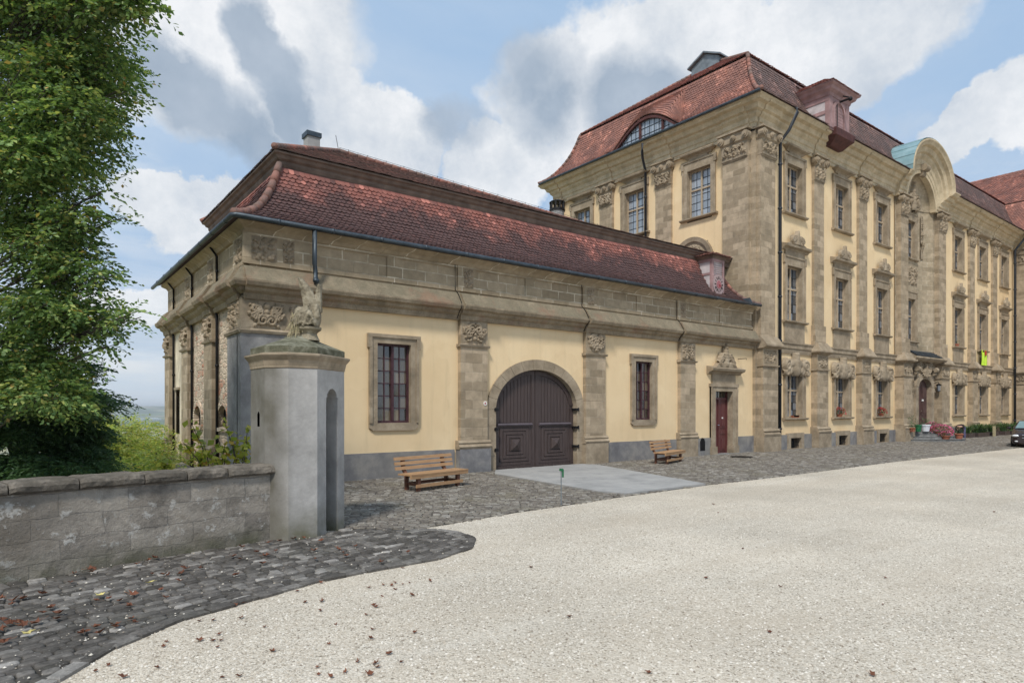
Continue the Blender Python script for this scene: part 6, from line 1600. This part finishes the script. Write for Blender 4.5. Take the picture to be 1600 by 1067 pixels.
skin('hair', sc_([(-.62, 0, .875, .085), (-.70, 0, .83, .10), (-.74, 0, .76, .06)]), [(0, 1), (1, 2)], 'hair')
s = MB()
for y in (.035, -.035): s.ball((-.765 * k_, y * k_, .745 * k_), .012, 6, 4)
s.ball((-.80 * k_, 0, .74 * k_), (.018, .012, .016), 6, 4); s.ball((-.79 * k_, 0, .70 * k_), (.012, .02, .008), 6, 4)
for y in (.1, -.1): s.ball((-.68 * k_, y * k_, .79 * k_), (.02, .012, .028), 6, 4)
s.build('face', 'skin', PE, org=(0, 0, 0))
s = MB()
for y in (.13, -.13): s.loft([[( (x) * k_, (y + w) * k_, z * k_) for x, w in ((-.16, -.035), (.13, -.04), (.13, .04), (-.16, .035))] for z in (0.005, .04)]); s.loft([[((x) * k_, (y + w) * k_, z * k_) for x, w in ((a, -.035), (.13, -.04), (.13, .04), (a, .035))] for a, z in ((-.15, .04), (-.02, .09))])
s.build('shoes', 'black_cloth', PE, org=(0, 0, 0))

# =================================================================== CAR facing the camera at the right edge
CR = thing('parked_car', (33.38, 8.12, 0), 'black car with its front towards the viewer, cut off by the right edge', 'car', rz=R(180 + 12))
def section(x, hw, zlo, zb, zt, hwt): # cross section in (y,z)
    return [(x, -hw * .9, zlo), (x, hw * .9, zlo), (x, hw, zlo + .12), (x, hw, (zlo + zb) / 2), (x, hw * .96, zb), (x, hwt, zt), (x, -hwt, zt), (x, -hw * .96, zb), (x, -hw, (zlo + zb) / 2), (x, -hw, zlo + .12)]
s = MB()
s.loft([section(*a) for a in ((.0, .48, .20, .50, .53, .40), (-.05, .62, .15, .52, .57, .5), (-.18, .68, .14, .56, .61, .56), (-.75, .70, .14, .70, .74, .62), (-.95, .70, .14, .72, .77, .62), (-1.45, .70, .14, .76, 1.10, .48), (-2.3, .70, .14, .76, 1.13, .47), (-2.95, .68, .14, .76, 1.02, .46), (-3.3, .66, .18, .72, .78, .55), (-3.42, .6, .25, .6, .66, .5))])
cb = s.build('body', 'car_paint', CR, smooth=False); bv = cb.modifiers.new('b', 'BEVEL'); bv.width = .025 * S; bv.segments = 3
s = MB(); s.quad((-.965, -.58, .79), (-.965, .58, .79), (-1.42, .45, 1.085), (-1.42, -.45, 1.085)); s.v = [(x + .02, y, z + .015) for x, y, z in s.v]; s.build('windscreen', 'windscreen', CR)
s = MB()
for sg in (-1, 1): s.quad((-1.1, sg * .685, .80), (-2.9, sg * .685, .80), (-2.7, sg * .50, 1.06), (-1.5, sg * .51, 1.06))
s.build('side_window', 'windscreen', CR)
for sg in (-1, 1):
    s = MB(); s.loft([[(-.02 - a, sg * (.40 - b * .0), z) for a, z in ((-.0, .45), (.05, .54))] + [(-.16, sg * .675, .585), (-.12, sg * .66, .47)], [(.015, sg * .40, .44), (-.03, sg * .40, .55), (-.14, sg * .69, .60), (-.09, sg * .68, .46)]]) if False else s.ball((-.06, sg * .52, .50), (.09, .15, .055), 10, 6)
    s.build('headlight', 'lamp_glass', CR, smooth=True)
    s = MB(); s.ball((-.03, sg * .50, .27), (.06, .07, .035), 8, 5); s.build('fog_lamp', 'lamp_glass', CR)
    s = MB(); s.ball((-1.15, sg * .80, .80), (.05, .09, .06), 8, 6); s.build('wing_mirror', 'car_paint', CR)
    for x in (-.62, -2.72):
        s = MB(); N = 22; s.loft([[(x + rr * math.cos(6.2832 * i / N), sg * y, .245 + rr * math.sin(6.2832 * i / N)) for i in range(N)] for rr, y in ((.20, .54), (.245, .56), (.245, .69), (.20, .712))]); wh = s.build('wheel', 'tyre', CR)
        s = MB(); s.loft([[(x + rr * math.cos(6.2832 * i / N), sg * y, .245 + rr * math.sin(6.2832 * i / N)) for i in range(N)] for rr, y in ((.16, .70), (.15, .722), (.05, .716))]); s.build('rim', 'chrome', wh)
s = MB(); s.box(-.01, .015, -.30, .30, .43, .52); s.build('grille', 'iron', CR)
s = MB(); s.tube([(.02, -.31, .53), (.02, .31, .53)], .012, 6); s.tube([(.02, -.31, .42), (.02, .31, .42)], .012, 6); s.build('grille_trim', 'chrome', CR)
s = MB(); s.box(-.0, .025, -.20, .20, .31, .395); pt_ = s.build('number_plate', 'white_label', CR)
s = MB(); s.box(.02, .029, -.20, -.165, .31, .395); s.box(.02, .029, .165, .20, .31, .395); s.build('plate_band', 'plate_blue', pt_)

# =================================================================== FALLEN LEAVES
rs = np.random.RandomState(11); r = random.Random(11)
def leaf_mesh(name, mat, sd):
    q = random.Random(sd); s = MB(); n = 10; ring = []
    for i in range(n): a = 6.2832 * i / n; rr = .030 * (1.0 if i % 2 == 0 else .52) * q.uniform(.85, 1.15); ring.append((rr * math.cos(a), rr * math.sin(a) * .8, .004 + .014 * q.random() + .25 * rr * abs(math.cos(a))))
    s.v = ring + [(0, 0, .003)]; s.f = [(i, (i + 1) % n, n) for i in range(n)]
    s.v += [(.0, 0, .004), (.045, .01, .012), (.045, .014, .012)]; s.f += [(n + 1, n + 2, n + 3)]
    return s.build(name, mat, recalc=False)
variants = [leaf_mesh('fallen_leaf', 'fallen_brown', k) for k in range(4)]
cnt = 0
def drop(x, y, z, big, lab, grp):
    global cnt
    o = variants[cnt] if cnt < 4 else variants[r.randrange(4)].copy()
    if cnt >= 4: COL.objects.link(o)
    o.location = (x, y, z); o.rotation_euler = (r.uniform(-.3, .3), r.uniform(-.3, .3), r.uniform(0, 6.28)); k = big * r.uniform(.8, 1.5); o.scale = (k, k, k); tag(o, lab, 'leaf', grp); cnt += 1; return o
ctr = [(-.55, 6.2), (.1, 6.1), (.75, 6.35), (.35, 5.6), (1.25, 7.0), (-.9, 5.6), (2.2, 7.3), (.0, 6.9)]
for i in range(104):
    for _ in range(50):
        u = r.random(); x = -2.0 + 5.5 * r.random(); y = 3.8 + 4.2 * r.random() if r.random() < .7 else 7.66 + (x + .14) * .195 - r.random() * .3
        if i % 2: c_ = ctr[i // 2 % 8]; x, y = c_[0] + r.gauss(0, .2), c_[1] + r.gauss(0, .09)
        if inside((x, y), pathp) and y < 7.62 + (x + .14) * .195 and y < 8.0: break
    drop(x, y, .035, 1.2, 'curled red brown leaf lying on the dark cobbled path', 'fallen leaves on the cobbles')
for i in range(110):
    for _ in range(50):
        d = 3.9 + 9 * r.random() ** 1.4; t = r.uniform(-.7, .75) if r.random() < .18 else r.uniform(-.68, -.15); x, y = d * .6076 + d * t * .7942, d * .7942 - d * t * .6076
        if not inside((x, y), pathp) and not inside((x, y), inner): break
    drop(x, y, .004, .75, 'small red brown leaf lying on the pale gravel', 'fallen leaves on the gravel')
for (x, y, l) in ((.55, 6.55, 'large pale yellow leaf on the cobbles, nearest to the middle of the path'), (.05, 5.75, 'pale yellow leaf among brown ones near the left edge'), (.95, 6.75, 'small cream leaf beside a cluster of brown leaves on the cobbles')):
    o = leaf_mesh('yellow_leaf', 'fallen_yellow', int(x * 100)); o.location = (x, y, .04); o.scale = (1.5, 1.5, 1.2); tag(o, l, 'leaf')

# =================================================================== CAMERA, LIGHT, SKY
cam = bpy.data.cameras.new('camera'); co = bpy.data.objects.new('camera', cam); COL.objects.link(co); scene.camera = co
co.location = (0, 0, 1.65); co.rotation_euler = (R(90), 0, -math.atan2(.6076, .7942))
cam.sensor_width = 36; cam.lens = 1006 / 1600 * 36; cam.shift_y = 104.5 / 1600; cam.clip_start = .1; cam.clip_end = 40000
sd = Vector((-.58, -.46, .88)).normalized()
sun = bpy.data.lights.new('sun', 'SUN'); sun.energy = SUN_E; sun.angle = R(9); sun.color = (1, .95, .87)
so_ = bpy.data.objects.new('sun', sun); COL.objects.link(so_); so_.rotation_euler = sd.to_track_quat('Z', 'Y').to_euler(); so_.location = (0, 0, 30)
W = bpy.data.worlds.new('World'); scene.world = W; W.use_nodes = True; nt = W.node_tree
bg = nt.nodes['Background']; bg.inputs['Strength'].default_value = .08
sky = nt.nodes.new('ShaderNodeTexSky'); sky.sky_type = 'NISHITA'; sky.sun_disc = False; sky.sun_elevation = math.asin(sd.z); sky.sun_rotation = math.atan2(sd.x, sd.y); sky.altitude = 300; sky.dust_density = 1.2
class WN(NT):
    def __init__(s): s.t = nt; s._p = None
k = WN()
tc = k.n('ShaderNodeTexCoord'); D = tc.outputs['Generated']
sp = k.n('ShaderNodeSeparateXYZ'); k.l(D, sp.inputs[0])
zc_ = k.math('ADD', k.math('MAXIMUM', sp.outputs[2], 0.0), .18)
px_ = k.math('DIVIDE', sp.outputs[0], zc_); py_ = k.math('DIVIDE', sp.outputs[1], zc_)
cv = k.n('ShaderNodeCombineXYZ'); k.l(px_, cv.inputs[0]); k.l(py_, cv.inputs[1])
wn = k.noise(2.2, 4, .5, D, col=True)
wv = k.n('ShaderNodeVectorMath', operation='SUBTRACT'); k.l(wn, wv.inputs[0]); wv.inputs[1].default_value = (.5, .5, .5)
ws = k.n('ShaderNodeVectorMath', operation='SCALE'); k.l(wv.outputs[0], ws.inputs[0]); ws.inputs['Scale'].default_value = .16
wn2 = k.noise(9, 5, .6, D, col=True); wv2 = k.n('ShaderNodeVectorMath', operation='SUBTRACT'); k.l(wn2, wv2.inputs[0]); wv2.inputs[1].default_value = (.5, .5, .5)
ws2 = k.n('ShaderNodeVectorMath', operation='SCALE'); k.l(wv2.outputs[0], ws2.inputs[0]); ws2.inputs['Scale'].default_value = .07
dw = k.n('ShaderNodeVectorMath', operation='ADD'); k.l(D, dw.inputs[0]); k.l(ws.outputs[0], dw.inputs[1])
dw2 = k.n('ShaderNodeVectorMath', operation='ADD'); k.l(dw.outputs[0], dw2.inputs[0]); k.l(ws2.outputs[0], dw2.inputs[1])
wn3 = k.noise(28, 6, .65, D, col=True); wv3 = k.n('ShaderNodeVectorMath', operation='SUBTRACT'); k.l(wn3, wv3.inputs[0]); wv3.inputs[1].default_value = (.5, .5, .5)
ws3 = k.n('ShaderNodeVectorMath', operation='SCALE'); k.l(wv3.outputs[0], ws3.inputs[0]); ws3.inputs['Scale'].default_value = .035
dw3 = k.n('ShaderNodeVectorMath', operation='ADD'); k.l(dw2.outputs[0], dw3.inputs[0]); k.l(ws3.outputs[0], dw3.inputs[1])
DW = dw3.outputs[0]
def blob(c, a, b=None, ax=None):
    """soft elliptical cloud round sky direction c; a,b radii (rad-like)"""
    c = Vector(c).normalized(); u = c.cross(Vector((0, 0, 1))).normalized(); v = u.cross(c).normalized()
    if ax: u, v = u * math.cos(ax) + v * math.sin(ax), v * math.cos(ax) - u * math.sin(ax)
    b = b or a; tot = None
    for w_, q in ((u, a), (v, b)):
        d = k.n('ShaderNodeVectorMath', operation='DOT_PRODUCT'); k.l(DW, d.inputs[0]); d.inputs[1].default_value = w_ / q
        m = k.math('POWER', k.math('SUBTRACT', d.outputs['Value'], c.dot(w_) / q), 2.0); tot = m if tot is None else k.math('ADD', tot, m)
    f = k.n('ShaderNodeVectorMath', operation='DOT_PRODUCT'); k.l(D, f.inputs[0]); f.inputs[1].default_value = c
    g = k.math('GREATER_THAN', f.outputs['Value'], .3)
    return k.math('MULTIPLY', k.math('SUBTRACT', 1.0, tot, clamp=True), g)
def mx(a, b): return k.math('MAXIMUM', a, b)
base = k.mix(1.0, sky.outputs[0], (.62, .72, .80), 'MULTIPLY')
veil = k.ramp(k.noise(.75, 7, .58, cv.outputs[0], .3), [(.32, .08), (.52, .42), (.72, .85)])
hz = k.ramp(sp.outputs[2], [(.0, .85), (.18, .35), (.45, 0.0)])
c0 = k.mix(mx(veil, hz), (3.7, 6.1, 9.4), (8.4, 9.5, 10.8))
white = None
for c, a, b, ax in (((.20, .86, .46), .21, .14, .2), ((.30, .84, .42), .16, .09, -.9), ((.41, .80, .37), .10, .07, 0), ((.555, .75, .335), .085, .08, 0), ((.68, .59, .44), .23, .14, 0), ((.80, .42, .46), .2, .1, .2), ((.19, .95, .25), .10, .05, .5), ((.14, .96, .26), .08, .045, 0), ((.90, .28, .33), .08, .03, .3), ((.92, .22, .35), .07, .05, 0), ((.17, .98, .12), .2, .03, 0)):
    bb = blob(c, a, b, ax); white = bb if white is None else mx(white, bb)
cum = k.ramp(k.noise(1.35, 9, .6, cv.outputs[0], .2), [(.50, 0.0), (.62, 1.0)])
wm = k.ramp(k.math('MULTIPLY', white, k.ramp(k.noise(14, 7, .6, D), [(.25, .5), (.6, 1.5)])), [(.12, 0.0), (.38, 1.0)])
wm = mx(wm, k.math('MULTIPLY', cum, .55))
sh = k.ramp(k.noise(5, 10, .68, D), [(.34, (7.4, 8.1, 9.0)), (.5, (10.2, 10.5, 10.8)), (.62, (12.4, 12.4, 12.4))])
c1 = k.mix(k.math('MULTIPLY', wm, .9), c0, sh)
dark = None
for c, a, b, ax in (((.17, .90, .39), .125, .062, -.25), ((.235, .885, .365), .085, .045, -.35), ((.262, .85, .455), .048, .085, .45), ((.29, .86, .40), .042, .06, .3), ((.66, .61, .43), .12, .06, -.2), ((.56, .68, .43), .06, .10, .2), ((.50, .76, .40), .05, .05, 0)):
    bb = blob(c, a, b, ax); 
    if c[0] > .45: bb = k.math('MULTIPLY', bb, .72)
    dark = bb if dark is None else mx(dark, bb)
dm2 = k.ramp(k.math('MULTIPLY', dark, k.ramp(k.noise(9, 6, .6, D), [(.25, .45), (.70, 1.45)])), [(.02, 0.0), (.68, 1.0)])
c2 = k.mix(k.math('MULTIPLY', dm2, .9), c1, k.ramp(k.noise(7, 6, .6, D), [(.3, (3.7, 4.8, 6.2)), (.7, (6.0, 7.0, 8.3))]))
lm = k.n('ShaderNodeMapping'); k.l(D, lm.inputs[0]); lm.inputs['Scale'].default_value = (2.2, 2.2, 16)
band = k.math('MULTIPLY', k.ramp(k.noise(1.6, 7, .6, lm.outputs[0], .4), [(.42, 0.0), (.62, 1.0)]), k.ramp(sp.outputs[2], [(.02, .0), (.06, 1.0), (.30, .0)]))
c2 = k.mix(k.math('MULTIPLY', band, .75), c2, (11.0, 11.2, 11.4))
band2 = k.math('MULTIPLY', k.ramp(k.noise(1.1, 6, .6, lm.outputs[0], .4), [(.50, 0.0), (.66, 1.0)]), k.ramp(sp.outputs[2], [(.02, .2), (.08, 1.0), (.26, .0)]))
c2 = k.mix(k.math('MULTIPLY', band2, .6), c2, (6.0, 7.0, 8.3))
lowf = k.ramp(sp.outputs[2], [(.0, 1.0), (.16, 0.0)])
c3 = k.mix(k.math('MULTIPLY', lowf, .5), c2, (8.2, 9.0, 9.8))
mixs = k.mix(.90, base, c3)
k.l(mixs, bg.inputs['Color'])

# haze: one closed box of thin air
s = MB(); s.box(-10500, 10500, -10500, 10500, -75, 42)
hzb = s.build('haze', 'black_gap'); tag(hzb, kind='stuff')
hm = bpy.data.materials.new('haze_air'); hm.use_nodes = True; n_ = hm.node_tree; n_.nodes.remove(n_.nodes['Principled BSDF']); pv = n_.nodes.new('ShaderNodeVolumePrincipled')
pv.inputs['Color'].default_value = (.93, .96, 1.0, 1); pv.inputs['Density'].default_value = HAZE; pv.inputs['Anisotropy'].default_value = .2
n_.links.new(pv.outputs[0], n_.nodes['Material Output'].inputs['Volume']); hzb.data.materials.clear(); hzb.data.materials.append(hm)
hzb.display_type = 'WIRE'

scene.view_settings.view_transform = 'Standard'; scene.view_settings.look = 'None'; scene.view_settings.gamma = 1; scene.view_settings.exposure = EXPO
try: scene.cycles.use_denoising = True
except Exception: pass
# plan units -> metres
for me in list(bpy.data.meshes):
    if me.users: me.transform(Matrix.Scale(S, 4))
for o in bpy.data.objects:
    o.location = o.location * S
    for m_ in o.modifiers:
        if m_.type == 'REMESH': m_.voxel_size *= S
        if m_.type == 'DISPLACE': m_.strength *= S
